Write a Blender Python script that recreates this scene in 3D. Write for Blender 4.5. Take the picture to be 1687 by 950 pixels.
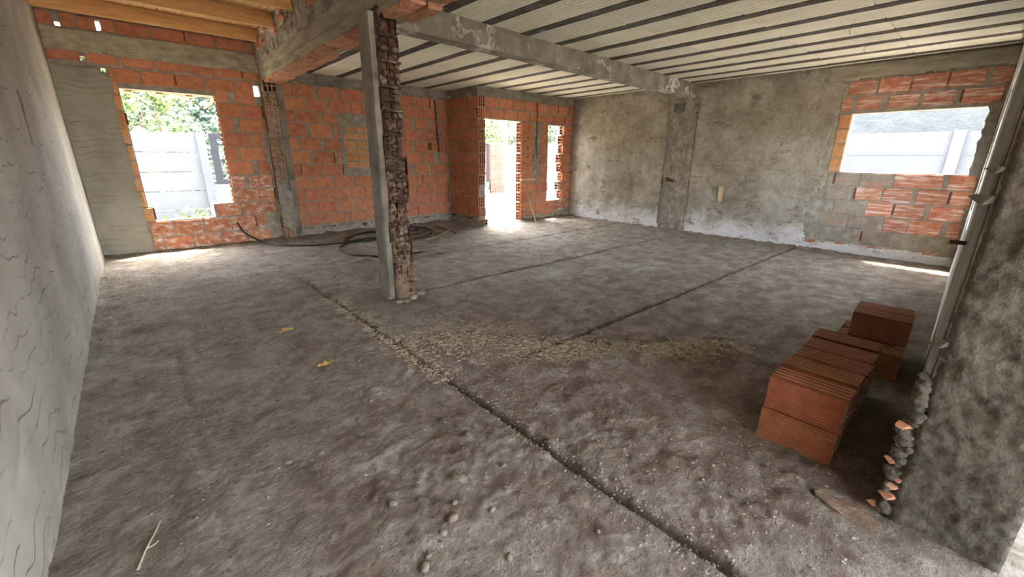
import bpy, bmesh, math, random
from mathutils import Vector, Matrix, noise as mn
random.seed(11)
sc = bpy.context.scene
for o in list(bpy.data.objects): bpy.data.objects.remove(o, do_unlink=True)
COL = sc.collection

# ------------------------------------------------------------------ camera
H = 1.45
YAW, PIT, ROL, FPX = math.radians(41.78), math.radians(17.22), math.radians(.453), 688.7
_f = Vector((math.sin(YAW)*math.cos(PIT), math.cos(YAW)*math.cos(PIT), -math.sin(PIT)))
_r = Vector((math.cos(YAW), -math.sin(YAW), 0)); _u = _r.cross(_f)
CR = _r*math.cos(ROL) + _u*math.sin(ROL); CU = -_r*math.sin(ROL) + _u*math.cos(ROL); CF = _f
cd = bpy.data.cameras.new('camera'); cam = bpy.data.objects.new('camera', cd); COL.objects.link(cam)
cd.sensor_width = 36; cd.lens = FPX/1687*36; cd.clip_start = .02; cd.clip_end = 500
cam.matrix_world = Matrix(((CR.x, CU.x, -CF.x, 0), (CR.y, CU.y, -CF.y, 0), (CR.z, CU.z, -CF.z, H), (0, 0, 0, 1)))
sc.camera = cam
# ------------------------------------------------------------------ world, sun, exposure
w = bpy.data.worlds.new('sky'); sc.world = w; w.use_nodes = True
nt = w.node_tree; bgn = nt.nodes['Background']
sky = nt.nodes.new('ShaderNodeTexSky'); sky.sky_type = 'NISHITA'; sky.sun_disc = False
sky.sun_elevation = math.radians(58); sky.sun_rotation = math.radians(35); sky.dust_density = 3.0; sky.air_density = 1.0; sky.ozone_density = 1.0
hs = nt.nodes.new('ShaderNodeHueSaturation'); hs.inputs['Saturation'].default_value = .42
nt.links.new(sky.outputs[0], hs.inputs['Color']); nt.links.new(hs.outputs[0], bgn.inputs[0]); bgn.inputs[1].default_value = .42
sl = bpy.data.lights.new('sun', 'SUN'); sl.energy = 4.5; sl.angle = math.radians(4); sl.color = (1, .94, .84)
sun = bpy.data.objects.new('sun', sl); COL.objects.link(sun)
SUN_DIR = Vector((.42, .38, 1.0)).normalized()          # towards the sun
sun.rotation_euler = SUN_DIR.to_track_quat('Z', 'Y').to_euler(); sun.location = (10, 10, 20)
vs = sc.view_settings; vs.view_transform = 'Standard'; vs.look = 'None'; vs.gamma = 1; vs.use_curve_mapping = False
vs.exposure = 3.7

# ------------------------------------------------------------------ pixel -> place
def ray(px, py): return CF + CR*((px-843.5)/FPX) + CU*(-(py-475)/FPX)
def onY(p, Y): d = ray(*p); t = Y/d.y; return Vector((d.x*t, Y, H+d.z*t))
def onX(p, X): d = ray(*p); t = X/d.x; return Vector((X, d.y*t, H+d.z*t))
def onZ(p, z=0.): d = ray(*p); t = (z-H)/d.z; return Vector((d.x*t, d.y*t, z))
def zoom(ox, oy, s): return lambda x, y: (ox+x/s, oy+y/s)

# ------------------------------------------------------------------ materials
MATS = {}
def mk(name, ramp, scale=6, detail=8, rough=.92, bump=(30, .4, .01), stain=None, stain2=None, var=0., stretch=None, bstretch=None, ridge=None, attr=None, rgh=.62, lines=None, contour=None):
    """noise -> colour ramp, optional stains [(scale, lo, hi, rgb, (sx,sy,sz))], per-object variation, bump"""
    m = bpy.data.materials.new(name); m.use_nodes = True; n = m.node_tree.nodes; l = m.node_tree.links
    b = n['Principled BSDF']; b.inputs['Roughness'].default_value = rough
    b.inputs['Specular IOR Level'].default_value = .25
    geo = n.new('ShaderNodeNewGeometry'); pos = geo.outputs['Position']
    def mapped(st):
        if not st: return pos
        mp = n.new('ShaderNodeMapping'); mp.inputs['Scale'].default_value = st; l.new(pos, mp.inputs[0]); return mp.outputs[0]
    def nz(s, d, st=None, r=rgh):
        t = n.new('ShaderNodeTexNoise'); t.inputs['Scale'].default_value = s; t.inputs['Detail'].default_value = d; t.inputs['Roughness'].default_value = r
        l.new(mapped(st), t.inputs['Vector']); return t.outputs['Fac']
    cr = n.new('ShaderNodeValToRGB'); e = cr.color_ramp.elements
    for i, (p, c) in enumerate(ramp):
        if i < 2: e[i].position = p; e[i].color = (*c, 1)
        else: x = e.new(p); x.color = (*c, 1)
    l.new(nz(scale, detail, stretch), cr.inputs[0]); col = cr.outputs[0]
    for stn in (stain, stain2):
        if not stn: continue
        s, lo, hi, rgb, st = stn[:5]
        f = nz(s, 7, st)
        if len(stn) > 5:                    # height window: stain follows z (rising damp)
            z0, z1 = stn[5]; sx = n.new('ShaderNodeSeparateXYZ'); l.new(pos, sx.inputs[0])
            mr = n.new('ShaderNodeMapRange'); mr.inputs[1].default_value = z0; mr.inputs[2].default_value = z1; mr.inputs[3].default_value = .32; mr.inputs[4].default_value = -.12
            l.new(sx.outputs[2], mr.inputs[0]); ad = n.new('ShaderNodeMath'); l.new(f, ad.inputs[0]); l.new(mr.outputs[0], ad.inputs[1]); f = ad.outputs[0]
        r2 = n.new('ShaderNodeMapRange'); r2.inputs[1].default_value = lo; r2.inputs[2].default_value = hi; l.new(f, r2.inputs[0])
        mx = n.new('ShaderNodeMix'); mx.data_type = 'RGBA'; l.new(r2.outputs[0], mx.inputs[0]); l.new(col, mx.inputs[6]); mx.inputs[7].default_value = (*rgb, 1); col = mx.outputs[2]
    for attr in (attr or ()):               # earth in joints and hollows; near-floor darkening painted in too
        at = n.new('ShaderNodeAttribute'); at.attribute_name = attr[0]
        mx = n.new('ShaderNodeMix'); mx.data_type = 'RGBA'; l.new(at.outputs['Fac'], mx.inputs[0]); l.new(col, mx.inputs[6]); mx.inputs[7].default_value = (*attr[1], 1); col = mx.outputs[2]
    if contour:                             # (scale, rgb, width): salt tide lines
        a_ = n.new('ShaderNodeMath'); a_.operation = 'SUBTRACT'; a_.inputs[1].default_value = .5; l.new(nz(contour[0], 5), a_.inputs[0]); b_ = n.new('ShaderNodeMath'); b_.operation = 'ABSOLUTE'; l.new(a_.outputs[0], b_.inputs[0])
        mr = n.new('ShaderNodeMapRange'); mr.inputs[1].default_value = contour[2]; mr.inputs[2].default_value = contour[2]*.25; l.new(b_.outputs[0], mr.inputs[0])
        g_ = n.new('ShaderNodeMapRange'); g_.inputs[1].default_value = .50; g_.inputs[2].default_value = .58; l.new(nz(1.1, 4), g_.inputs[0]); mu = n.new('ShaderNodeMath'); mu.operation = 'MULTIPLY'; l.new(mr.outputs[0], mu.inputs[0]); l.new(g_.outputs[0], mu.inputs[1])
        mx = n.new('ShaderNodeMix'); mx.data_type = 'RGBA'; l.new(mu.outputs[0], mx.inputs[0]); l.new(col, mx.inputs[6]); mx.inputs[7].default_value = (*contour[1], 1); col = mx.outputs[2]
    lh = None
    if lines:                               # (freq along z, wobble, noise scale, rgb): trowel drag lines
        sx = n.new('ShaderNodeSeparateXYZ'); l.new(pos, sx.inputs[0])
        w1 = nz(lines[2], 1.2, (1, 1, .5)); am = n.new('ShaderNodeMath'); am.operation = 'MULTIPLY'; am.inputs[1].default_value = lines[1]; l.new(w1, am.inputs[0])
        ph = n.new('ShaderNodeMath'); ph.operation = 'MULTIPLY_ADD'; ph.inputs[1].default_value = lines[0]; l.new(sx.outputs[2], ph.inputs[0]); l.new(am.outputs[0], ph.inputs[2])
        co = n.new('ShaderNodeMath'); co.operation = 'COSINE'; l.new(ph.outputs[0], co.inputs[0])
        mr = n.new('ShaderNodeMapRange'); mr.inputs[1].default_value = .93; mr.inputs[2].default_value = .995; l.new(co.outputs[0], mr.inputs[0])
        gt_ = n.new('ShaderNodeMapRange'); gt_.inputs[1].default_value = .46; gt_.inputs[2].default_value = .60; l.new(nz(3.1, 3, (1, 1, 2.2)), gt_.inputs[0])
        mu = n.new('ShaderNodeMath'); mu.operation = 'MULTIPLY'; l.new(mr.outputs[0], mu.inputs[0]); l.new(gt_.outputs[0], mu.inputs[1]); lh = mu.outputs[0]
        mx = n.new('ShaderNodeMix'); mx.data_type = 'RGBA'; l.new(lh, mx.inputs[0]); l.new(col, mx.inputs[6]); mx.inputs[7].default_value = (*lines[3], 1); col = mx.outputs[2]
    if var:
        oi = n.new('ShaderNodeObjectInfo'); h = n.new('ShaderNodeHueSaturation')
        mr = n.new('ShaderNodeMapRange'); mr.inputs[3].default_value = 1-var; mr.inputs[4].default_value = 1+var; l.new(oi.outputs['Random'], mr.inputs[0])
        m2 = n.new('ShaderNodeMath'); m2.operation = 'MULTIPLY'; m2.inputs[1].default_value = 7.31; l.new(oi.outputs['Random'], m2.inputs[0])
        fr = n.new('ShaderNodeMath'); fr.operation = 'FRACT'; l.new(m2.outputs[0], fr.inputs[0])
        m3 = n.new('ShaderNodeMapRange'); m3.inputs[3].default_value = .496; m3.inputs[4].default_value = .506; l.new(fr.outputs[0], m3.inputs[0])
        l.new(mr.outputs[0], h.inputs['Value']); l.new(m3.outputs[0], h.inputs['Hue']); l.new(col, h.inputs['Color']); col = h.outputs[0]
    l.new(col, b.inputs['Base Color'])
    if bump:
        hgt = nz(bump[0], 9, bstretch, .68)
        if ridge:                           # (axis, spacing, weight): combed lines of extruded clay
            sx = n.new('ShaderNodeSeparateXYZ'); l.new(pos, sx.inputs[0]); mu = n.new('ShaderNodeMath'); mu.operation = 'MULTIPLY'; mu.inputs[1].default_value = 2*math.pi/ridge[1]
            l.new(sx.outputs[ridge[0]], mu.inputs[0]); si = n.new('ShaderNodeMath'); si.operation = 'SINE'; l.new(mu.outputs[0], si.inputs[0])
            ma = n.new('ShaderNodeMath'); ma.operation = 'MULTIPLY_ADD'; ma.inputs[1].default_value = ridge[2]; l.new(si.outputs[0], ma.inputs[0]); l.new(hgt, ma.inputs[2]); hgt = ma.outputs[0]
        if lh is not None:
            ma = n.new('ShaderNodeMath'); ma.operation = 'MULTIPLY_ADD'; ma.inputs[1].default_value = -1.0; l.new(lh, ma.inputs[0]); l.new(hgt, ma.inputs[2]); hgt = ma.outputs[0]
        bp = n.new('ShaderNodeBump'); bp.inputs['Strength'].default_value = bump[1]; bp.inputs['Distance'].default_value = bump[2]
        l.new(hgt, bp.inputs['Height']); l.new(bp.outputs[0], b.inputs['Normal'])
    MATS[name] = m; return m

R3 = lambda r, g, b: (r, g, b)
mk('floor', [(.30, (.13, .10, .069)), (.43, (.24, .195, .143)), (.53, (.345, .297, .232)), (.64, (.46, .41, .338)), (.80, (.60, .55, .47))], 4.2, 15, .95, (42, 1.0, .06), stain=(.45, .52, .74, (.58, .54, .47), None), stain2=(20, .55, .64, (.115, .086, .058), (1, 1.6, 1)), attr=(('dirt_shade', (.155, .116, .079)), ('joint', (.055, .041, .028))), rgh=.80)
mk('mortar', [(.3, (.19, .165, .132)), (.55, (.30, .27, .222)), (.75, (.42, .385, .33))], 9, 10, .95, (45, .8, .012))
mk('brick', [(.3, (0.3564, 0.131, 0.06843)), (.5, (0.4644, 0.1781, 0.09504)), (.7, (0.54, 0.2357, 0.1331))], 11, 8, .88, (60, .25, .004), stain=(16, .58, .80, (.50, .34, .26), (1, 1, 2.2)), stain2=(5, .64, .84, (.27, .105, .065), None), var=.11)
mk('brick_limed', [(.3, (0.342, 0.1104, 0.0644)), (.5, (0.45, 0.184, 0.115)), (.7, (0.54, 0.2944, 0.2116))], 12, 8, .9, (60, .4, .004), stain=(14, .50, .64, (.66, .56, .50), (1, .22, 2.8)), var=.12, ridge=(2, .016, .2))
mk('brick_floor_wall', [(.3, (.30, .11, .06)), (.5, (.42, .17, .09)), (.7, (.52, .26, .17))], 12, 8, .9, (60, .35, .004), stain=(7, .50, .66, (.60, .52, .46), (1, 1, 2)), var=.14)
mk('brick_skim', [(.3, (.20, .165, .13)), (.55, (.29, .25, .20)), (.75, (.38, .33, .28))], 9, 10, .95, (50, .5, .006), stain=(8, .55, .66, (.42, .22, .15), (1, .5, 2)), var=.08)
mk('brick_solid', [(.3, (.42, .17, .07)), (.5, (.52, .25, .11)), (.7, (.55, .33, .18))], 14, 8, .9, (60, .4, .006), stain=(11, .55, .72, (.44, .37, .28), None), var=.12)
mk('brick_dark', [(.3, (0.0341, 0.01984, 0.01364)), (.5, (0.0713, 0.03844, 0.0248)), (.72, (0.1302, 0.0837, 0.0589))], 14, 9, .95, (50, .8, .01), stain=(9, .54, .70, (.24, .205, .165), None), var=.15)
mk('brick_dark_clay', [(.3, (0.072, 0.027, 0.015)), (.6, (0.12, 0.045, 0.024)), (.8, (0.168, 0.078, 0.048))], 20, 6, .9, (60, .4, .006))
mk('brick_mud', [(.3, (0.09375, 0.0616, 0.04)), (.5, (0.175, 0.1188, 0.078)), (.72, (0.3, 0.22, 0.155))], 12, 11, .95, (40, .9, .02), rgh=.7)
mk('brick_pale', [(.3, (.22, .13, .085)), (.5, (.36, .235, .155)), (.72, (.46, .37, .28))], 14, 9, .95, (50, .8, .01), stain=(9, .5, .66, (.36, .31, .245), None), var=.12)
mk('brick_loose', [(.3, (0.153, 0.048, 0.0224)), (.5, (0.2142, 0.068, 0.0304)), (.72, (0.2754, 0.098, 0.0448))], 10, 8, .85, (70, .3, .003), stain=(12, .62, .8, (.30, .17, .12), None), var=.10)
mk('brick_groove_lit', [(.3, (.34, .27, .21)), (.6, (.52, .44, .36)), (.8, (.62, .54, .46))], 14, 6, .95, (60, .3, .003))  # pale dust tone, also painting in light caught by the ridge edges
mk('brick_shard', [(.3, (.34, .13, .07)), (.5, (.46, .22, .13)), (.7, (.52, .33, .24))], 22, 6, .9, (60, .4, .006), var=.15)
mk('brick_cell', [(.3, (.10, .035, .022)), (.7, (.17, .06, .035))], 20, 5, .95, (50, .3, .004))
mk('concrete', [(.3, (.115, .10, .08)), (.5, (.205, .185, .15)), (.66, (.275, .25, .21)), (.8, (.37, .345, .295))], 3.2, 12, .93, (30, .5, .01), stain=(2.2, .58, .74, (.085, .072, .057), (1, 1, 2)), stain2=(4, .70, .78, (.52, .49, .44), None))
mk('concrete_dark', [(.3, (.13, .115, .092)), (.5, (.215, .192, .155)), (.7, (.31, .28, .23))], 4, 12, .93, (30, .6, .012), stain=(2.6, .66, .73, (.50, .48, .44), (1, 1, 1.4)), contour=(1.7, (.62, .60, .56), .03))
mk('concrete_formed', [(.3, (.20, .175, .135)), (.5, (.33, .295, .225)), (.7, (.45, .41, .32))], 5, 12, .93, (30, .6, .012), stretch=(1, .35, 2.4), bstretch=(1, .25, 2.2), stain=(1.6, .60, .76, (.15, .13, .10), (1, .6, 2)))
mk('parapet', [(.3, (.10, .086, .068)), (.43, (.28, .25, .205)), (.55, (.50, .46, .40)), (.75, (.66, .62, .56))], 4.5, 13, .95, (26, 1, .04), stain=(7, .56, .66, (.06, .052, .042), (1, 1, .5)), stain2=(5, .64, .72, (.45, .25, .17), None), rgh=.72)
mk('plaster_left', [(.3, (0.2223, 0.1952, 0.1605)), (.5, (0.2964, 0.2662, 0.2228)), (.7, (0.3631, 0.3301, 0.2817))], 1.6, 10, .95, (26, .3, .006), stain=(1.1, .56, .80, (.22, .19, .16), (1, 1, .6)), bstretch=(1, 1, 1.6), lines=(60, 17, 3.4, (.14, .12, .10)))
mk('stain_dark', [(.3, (.075, .062, .05)), (.6, (.15, .128, .105)), (.8, (.24, .21, .18))], 14, 10, .95, (30, .4, .006))
mk('plaster_panel', [(.3, (.22, .20, .155)), (.5, (.285, .262, .21)), (.7, (.34, .315, .26))], 2.2, 9, .95, (30, .25, .005), bstretch=(1, 1, 2.2), lines=(80, 12, 3.6, (.15, .13, .10)))
mk('plaster_right', [(.26, (0.152, 0.1216, 0.0874)), (.40, (0.2356, 0.2014, 0.152)), (.50, (0.3192, 0.2812, 0.2242)), (.60, (0.4104, 0.3724, 0.3116)), (.80, (0.532, 0.5016, 0.4408))], 1.9, 15, .95, (16, 1.0, .03), stain=(2.4, .50, .78, (.66, .645, .63), (1, 1, 1.2), (0., .66)), stain2=(3.0, .55, .64, (.16, .128, .092), (1, .7, 1.5)), rgh=.80)
mk('plaster_stub', [(.3, (.085, .07, .048)), (.46, (.15, .13, .095)), (.60, (.215, .19, .145)), (.78, (.31, .28, .22))], 11, 13, .95, (34, 1.0, .05), stain=(1.4, .48, .70, (.11, .088, .06), None), rgh=.74)
mk('plaster_white', [(.3, (0.378, 0.36, 0.333)), (.6, (0.54, 0.522, 0.495)), (.8, (0.63, 0.621, 0.603))], 5, 9, .92, (30, .5, .008))
mk('rough_chase', [(.3, (0.1425, 0.117, 0.087)), (.5, (0.2775, 0.24, 0.1875)), (.68, (0.45, 0.3975, 0.33)), (.85, (0.645, 0.6, 0.525))], 5, 13, .95, (24, 1, .03), stain=(6, .60, .70, (.055, .043, .032), (1, 1, .6)), rgh=.7)
mk('eps', [(.3, (0.7344, 0.7, 0.5859)), (.6, (0.8364, 0.8, 0.6882)), (.8, (0.8772, 0.84, 0.7347))], 3, 8, .9, (120, .25, .003), stain=(1.3, .66, .84, (.74, .68, .50), None), var=.05)
mk('joist_concrete', [(.3, (.06, .054, .047)), (.5, (.10, .09, .078)), (.7, (.17, .155, .135))], 6, 10, .95, (30, .6, .01), stain=(7, .68, .74, (.5, .48, .44), None), var=.1)
mk('timber', [(.3, (.42, .22, .085)), (.5, (.55, .31, .125)), (.7, (.64, .40, .18))], 3.5, 8, .7, (40, .2, .003), stretch=(.7, 6, 6), bstretch=(.7, 6, 6), var=.10)
mk('deck', [(.3, (.50, .29, .12)), (.5, (.64, .41, .19)), (.7, (.72, .50, .26))], 3.5, 8, .75, (40, .2, .003), stretch=(6, .7, 6), bstretch=(6, .7, 6), var=.10)
mk('scrap_wood', [(.3, (.42, .30, .17)), (.6, (.58, .44, .27)), (.8, (.66, .53, .36))], 6, 8, .8, (60, .2, .003), stretch=(4, 4, .6), var=.08)
mk('hose', [(.3, (.012, .012, .012)), (.7, (.03, .029, .028))], 20, 4, .45, None)
mk('hose_pale', [(.3, (.30, .25, .16)), (.7, (.46, .40, .28))], 20, 4, .7, None)
mk('rust_iron', [(.3, (.05, .028, .018)), (.7, (.12, .07, .045))], 40, 6, .9, (80, .3, .002))
mk('wire', [(.3, (.03, .026, .022)), (.7, (.07, .06, .05))], 40, 4, .8, None)
mk('fence', [(.3, (0.09558, 0.1003, 0.1102)), (.6, (0.1071, 0.1117, 0.1224)), (.8, (0.1186, 0.1231, 0.1331))], 3, 6, .85, (40, .15, .004), var=.02)
mk('stucco', [(.3, (0.1, 0.104, 0.1)), (.6, (0.124, 0.128, 0.122)), (.8, (0.14, 0.142, 0.136))], 3, 10, .95, (5, 1, .12))
mk('steel_blue', [(.3, (0.014, 0.0154, 0.02278)), (.7, (0.021, 0.0231, 0.03234))], 8, 4, .5, None)
mk('gate_panel', [(.3, (0.208, 0.224, 0.248)), (.7, (0.248, 0.264, 0.288))], 4, 5, .6, None)
mk('pillar_brick', [(.3, (0.144, 0.06, 0.04)), (.5, (0.184, 0.088, 0.06)), (.7, (0.224, 0.132, 0.1))], 16, 8, .9, (60, .4, .006), var=.14)
mk('house_wall', [(.3, (0.248, 0.18, 0.136)), (.7, (0.288, 0.224, 0.18))], 2, 6, .9, None)
mk('ground', [(.3, (.22, .195, .15)), (.5, (.31, .28, .225)), (.7, (.40, .37, .31))], 1.4, 12, .97, (14, .8, .03), stain=(.45, .55, .70, (.26, .27, .14), None))
mk('leaf_bright', [(.3, (0.04641, 0.07854, 0.01606)), (.6, (0.07854, 0.1178, 0.02499)), (.8, (0.1142, 0.1499, 0.04284))], 3, 6, .7, None, var=.12)
mk('leaf_conifer', [(.3, (0.01176, 0.02856, 0.0168)), (.6, (0.02016, 0.04368, 0.0252)), (.8, (0.0336, 0.06048, 0.0336))], 3, 6, .75, None, var=.15)
mk('leaf_grey', [(.3, (0.03696, 0.05712, 0.0252)), (.6, (0.05376, 0.07896, 0.03696)), (.8, (0.08064, 0.1042, 0.05376))], 3, 6, .75, None, var=.12)
mk('bark', [(.3, (.09, .065, .045)), (.7, (.18, .14, .10))], 9, 8, .95, (30, .7, .02))
mk('straw', [(.3, (.28, .225, .14)), (.6, (.42, .355, .24)), (.8, (.54, .47, .34))], 30, 5, .9, None)
mk('clod', [(.3, (.075, .058, .042)), (.5, (.13, .107, .08)), (.75, (.20, .175, .14))], 25, 6, .95, (80, .4, .004))
mk('gravel', [(.3, (.11, .086, .062)), (.5, (.20, .168, .128)), (.75, (.33, .295, .245))], 25, 6, .95, (80, .4, .004))
mk('leaf_yellow', [(.3, (.30, .19, .045)), (.6, (.42, .29, .08)), (.8, (.50, .38, .14))], 30, 5, .8, None)
mk('blue_plastic', [(.3, (0.04, 0.14, 0.248)), (.7, (0.064, 0.192, 0.296))], 5, 4, .4, None)
mk('white_plastic', [(.3, (0.248, 0.248, 0.248)), (.7, (0.288, 0.288, 0.288))], 5, 4, .5, None)
M = MATS

# ------------------------------------------------------------------ mesh helpers
class MB:
    def __init__(s): s.v = []; s.f = []; s.mi = []
    def add(s, vs, fs, mi=0):
        o = len(s.v); s.v += [tuple(p) for p in vs]; s.f += [tuple(i+o for i in f) for f in fs]; s.mi += [mi]*len(fs)
    def box(s, a, b, mi=0):
        x0, y0, z0 = a; x1, y1, z1 = b
        s.add([(x0,y0,z0),(x1,y0,z0),(x1,y1,z0),(x0,y1,z0),(x0,y0,z1),(x1,y0,z1),(x1,y1,z1),(x0,y1,z1)],
              [(0,3,2,1),(4,5,6,7),(0,1,5,4),(1,2,6,5),(2,3,7,6),(3,0,4,7)], mi)
    def obox(s, c, ax, ay, az, mi=0):       # oriented box, half vectors
        c = Vector(c); P = [c+ax*i+ay*j+az*k for k in (-1, 1) for j in (-1, 1) for i in (-1, 1)]
        s.add(P, [(0,2,3,1),(4,5,7,6),(0,1,5,4),(1,3,7,5),(3,2,6,7),(2,0,4,6)], mi)
    def tube(s, pts, r, n=8, mi=0, taper=None):
        pts = [Vector(p) for p in pts]; rings = []; up = Vector((0, 0, 1)); N = len(pts)
        for i, p in enumerate(pts):
            t = (pts[min(i+1, N-1)]-pts[max(i-1, 0)]).normalized()
            a = t.cross(up if abs(t.z) < .95 else Vector((1, 0, 0))).normalized(); b = t.cross(a)
            rr = r if taper is None else r+(taper-r)*i/(N-1)
            rings.append([p+a*rr*math.cos(2*math.pi*k/n)+b*rr*math.sin(2*math.pi*k/n) for k in range(n)])
        V = [q for g in rings for q in g]; F = []
        for i in range(N-1):
            for k in range(n): F.append((i*n+k, i*n+(k+1) % n, (i+1)*n+(k+1) % n, (i+1)*n+k))
        F += [tuple(range(n))[::-1], tuple(range((N-1)*n, N*n))]
        s.add(V, F, mi)
    def mesh(s, name, mats, smooth=False, recalc=True):
        me = bpy.data.meshes.new(name); me.from_pydata(s.v, [], s.f); 
        for m in (mats if isinstance(mats, (list, tuple)) else [mats]): me.materials.append(M[m])
        if any(s.mi): me.polygons.foreach_set('material_index', s.mi)
        if recalc:
            bm = bmesh.new(); bm.from_mesh(me); bmesh.ops.recalc_face_normals(bm, faces=bm.faces); bm.to_mesh(me); bm.free()
        if smooth: me.polygons.foreach_set('use_smooth', [True]*len(me.polygons))
        me.update(); return me
    def build(s, name, mats, parent=None, smooth=False, recalc=True):
        return link(name, s.mesh(name, mats, smooth, recalc), parent)
def link(name, me, parent=None):
    o = bpy.data.objects.new(name, me); COL.objects.link(o)
    if parent is not None: o.parent = parent; o.matrix_parent_inverse = parent.matrix_basis.inverted() if parent.type == 'EMPTY' else Matrix()
    return o
def empty(name, loc=(0, 0, 0)):
    o = bpy.data.objects.new(name, None); COL.objects.link(o); o.location = loc; o.empty_display_size = .1; return o
def tag(o, label=None, cat=None, group=None, kind=None):
    if label: o['label'] = label
    if cat: o['category'] = cat
    if group: o['group'] = group
    if kind: o['kind'] = kind
    return o
def fb(x, y, z=0., o=4): return mn.fractal(Vector((x, y, z)), 1.0, 2.0, o)
def sm(a, b, x): t = max(0., min(1., (x-a)/(b-a))); return t*t*(3-2*t)

YB, XR, YD, XE, XL = 8.58, 8.70, 7.48, 5.68, -0.50     # back wall, right wall, door wall, return wall, left wall
ZC = 2.88                                               # underside of the slab blocks
maps = {'back': lambda u, v, d: (u, YB-d, v), 'right': lambda u, v, d: (XR-d, u, v), 'door': lambda u, v, d: (u, YD-d, v),
        'ret': lambda u, v, d: (XE-d, u, v), 'left': lambda u, v, d: (XL+d, u, v)}
def core(name, mp, u0, u1, v0, v1, thk, holes, mat, parent=None):
    """wall body with real openings: split into cells, omit the holes"""
    us = sorted({u0, u1, *[max(u0, min(u1, x)) for h in holes for x in h[:2]]}); vs_ = sorted({v0, v1, *[max(v0, min(v1, x)) for h in holes for x in h[2:]]})
    keep = lambda i, j: 0 <= i < len(us)-1 and 0 <= j < len(vs_)-1 and not any(h[0] < (us[i]+us[i+1])/2 < h[1] and h[2] < (vs_[j]+vs_[j+1])/2 < h[3] for h in holes)
    m = MB(); P = lambda i, j, d: mp(us[i], vs_[j], d)
    for i in range(len(us)-1):
        for j in range(len(vs_)-1):
            if not keep(i, j): continue
            for d in (0, -thk): m.add([P(i,j,d), P(i+1,j,d), P(i+1,j+1,d), P(i,j+1,d)], [(0,1,2,3)])
            for di, dj, a, b in ((-1,0,(i,j),(i,j+1)), (1,0,(i+1,j),(i+1,j+1)), (0,-1,(i,j),(i+1,j)), (0,1,(i,j+1),(i+1,j+1))):
                if not keep(i+di, j+dj): m.add([P(*a,0), P(*b,0), P(*b,-thk), P(*a,-thk)], [(0,1,2,3)])
    bm_fix = m
    me = bm_fix.mesh(name, mat, recalc=False)
    bm = bmesh.new(); bm.from_mesh(me); bmesh.ops.remove_doubles(bm, verts=bm.verts, dist=1e-4); bmesh.ops.recalc_face_normals(bm, faces=bm.faces); bm.to_mesh(me); bm.free()
    return link(name, me, parent)
def sheet(name, mp, u0, u1, v0, v1, du, mask, disp, mat, parent, back=-.004, jit=.3, smooth=True):
    """a coat of plaster with ragged edges and real relief"""
    nu, nv = max(1, round((u1-u0)/du)), max(1, round((v1-v0)/du)); rnd = random.Random(len(name)*7+nu)
    node = {}; m = MB()
    keep = [[mask(u0+(i+.5)*(u1-u0)/nu, v0+(j+.5)*(v1-v0)/nv) for j in range(nv)] for i in range(nu)]
    def nid(i, j, lay):
        k = (i, j, lay)
        if k not in node:
            u = u0+i*(u1-u0)/nu; v = v0+j*(v1-v0)/nv
            r2 = random.Random(i*9176+j*31+nu)
            if 0 < i < nu: u += r2.uniform(-jit, jit)*du
            if 0 < j < nv: v += r2.uniform(-jit, jit)*du
            node[k] = len(m.v); m.v.append(mp(u, v, disp(u, v) if lay == 0 else back))
        return node[k]
    kp = lambda i, j: 0 <= i < nu and 0 <= j < nv and keep[i][j]
    for i in range(nu):
        for j in range(nv):
            if not keep[i][j]: continue
            m.f.append((nid(i,j,0), nid(i+1,j,0), nid(i+1,j+1,0), nid(i,j+1,0))); m.mi.append(0)
            for di, dj, a, b in ((-1,0,(i,j),(i,j+1)), (1,0,(i+1,j),(i+1,j+1)), (0,-1,(i,j),(i+1,j)), (0,1,(i,j+1),(i+1,j+1))):
                if not kp(i+di, j+dj): m.f.append((nid(*a,0), nid(*b,0), nid(*b,1), nid(*a,1))); m.mi.append(0)
    return m.build(name, mat, parent, smooth=smooth)

# ---- bricks
def brick_face_mesh(k):
    r = random.Random(100+k); m = MB(); cx, cz = .018, .035
    def j(a): return r.uniform(-a, a)
    o = [(-.5+j(.006), .5, -.5+j(.012)), (.5+j(.006), .5, -.5+j(.012)), (.5+j(.006), .5, .5+j(.012)), (-.5+j(.006), .5, .5+j(.012))]
    a = [(x, -.32, z) for x, _, z in o]
    f = [((abs(x)-cx-r.uniform(0, .012))*math.copysign(1, x), -.5+r.uniform(0, .06), (abs(z)-cz-r.uniform(0, .02))*math.copysign(1, z)) for x, _, z in o]
    m.add(o+a+f, [(3,2,1,0),(0,1,5,4),(1,2,6,5),(2,3,7,6),(3,0,4,7),(4,5,9,8),(5,6,10,9),(6,7,11,10),(7,4,8,11),(8,9,10,11)])
    return m
BF = {}
def face_mesh(mat, k):
    if (mat, k) not in BF: BF[(mat, k)] = brick_face_mesh(k).mesh('brick', mat)
    return BF[(mat, k)]
def put_brick(parent, wall, u0, u1, v0, v1, mat='brick', proud=None, depth=.05, name='brick'):
    if u1-u0 < .01 or v1-v0 < .02: return
    o = link(name, face_mesh(mat, random.randrange(5)), parent); pr = random.uniform(.008, .018) if proud is None else proud
    o.location = maps[wall]((u0+u1)/2, (v0+v1)/2, pr-depth/2)
    o.scale = (u1-u0, depth, v1-v0)
    if wall in ('right', 'ret'): o.rotation_euler = (0, 0, -math.pi/2)
    if wall == 'left': o.rotation_euler = (0, 0, math.pi/2)
    return o
def subtract(a, b, cuts):
    out = [(a, b)]
    for c0, c1 in cuts:
        out = [q for x, y in out for q in ((x, min(y, c0)), (max(x, c1), y)) if q[1]-q[0] > .03]
    return out
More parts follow.
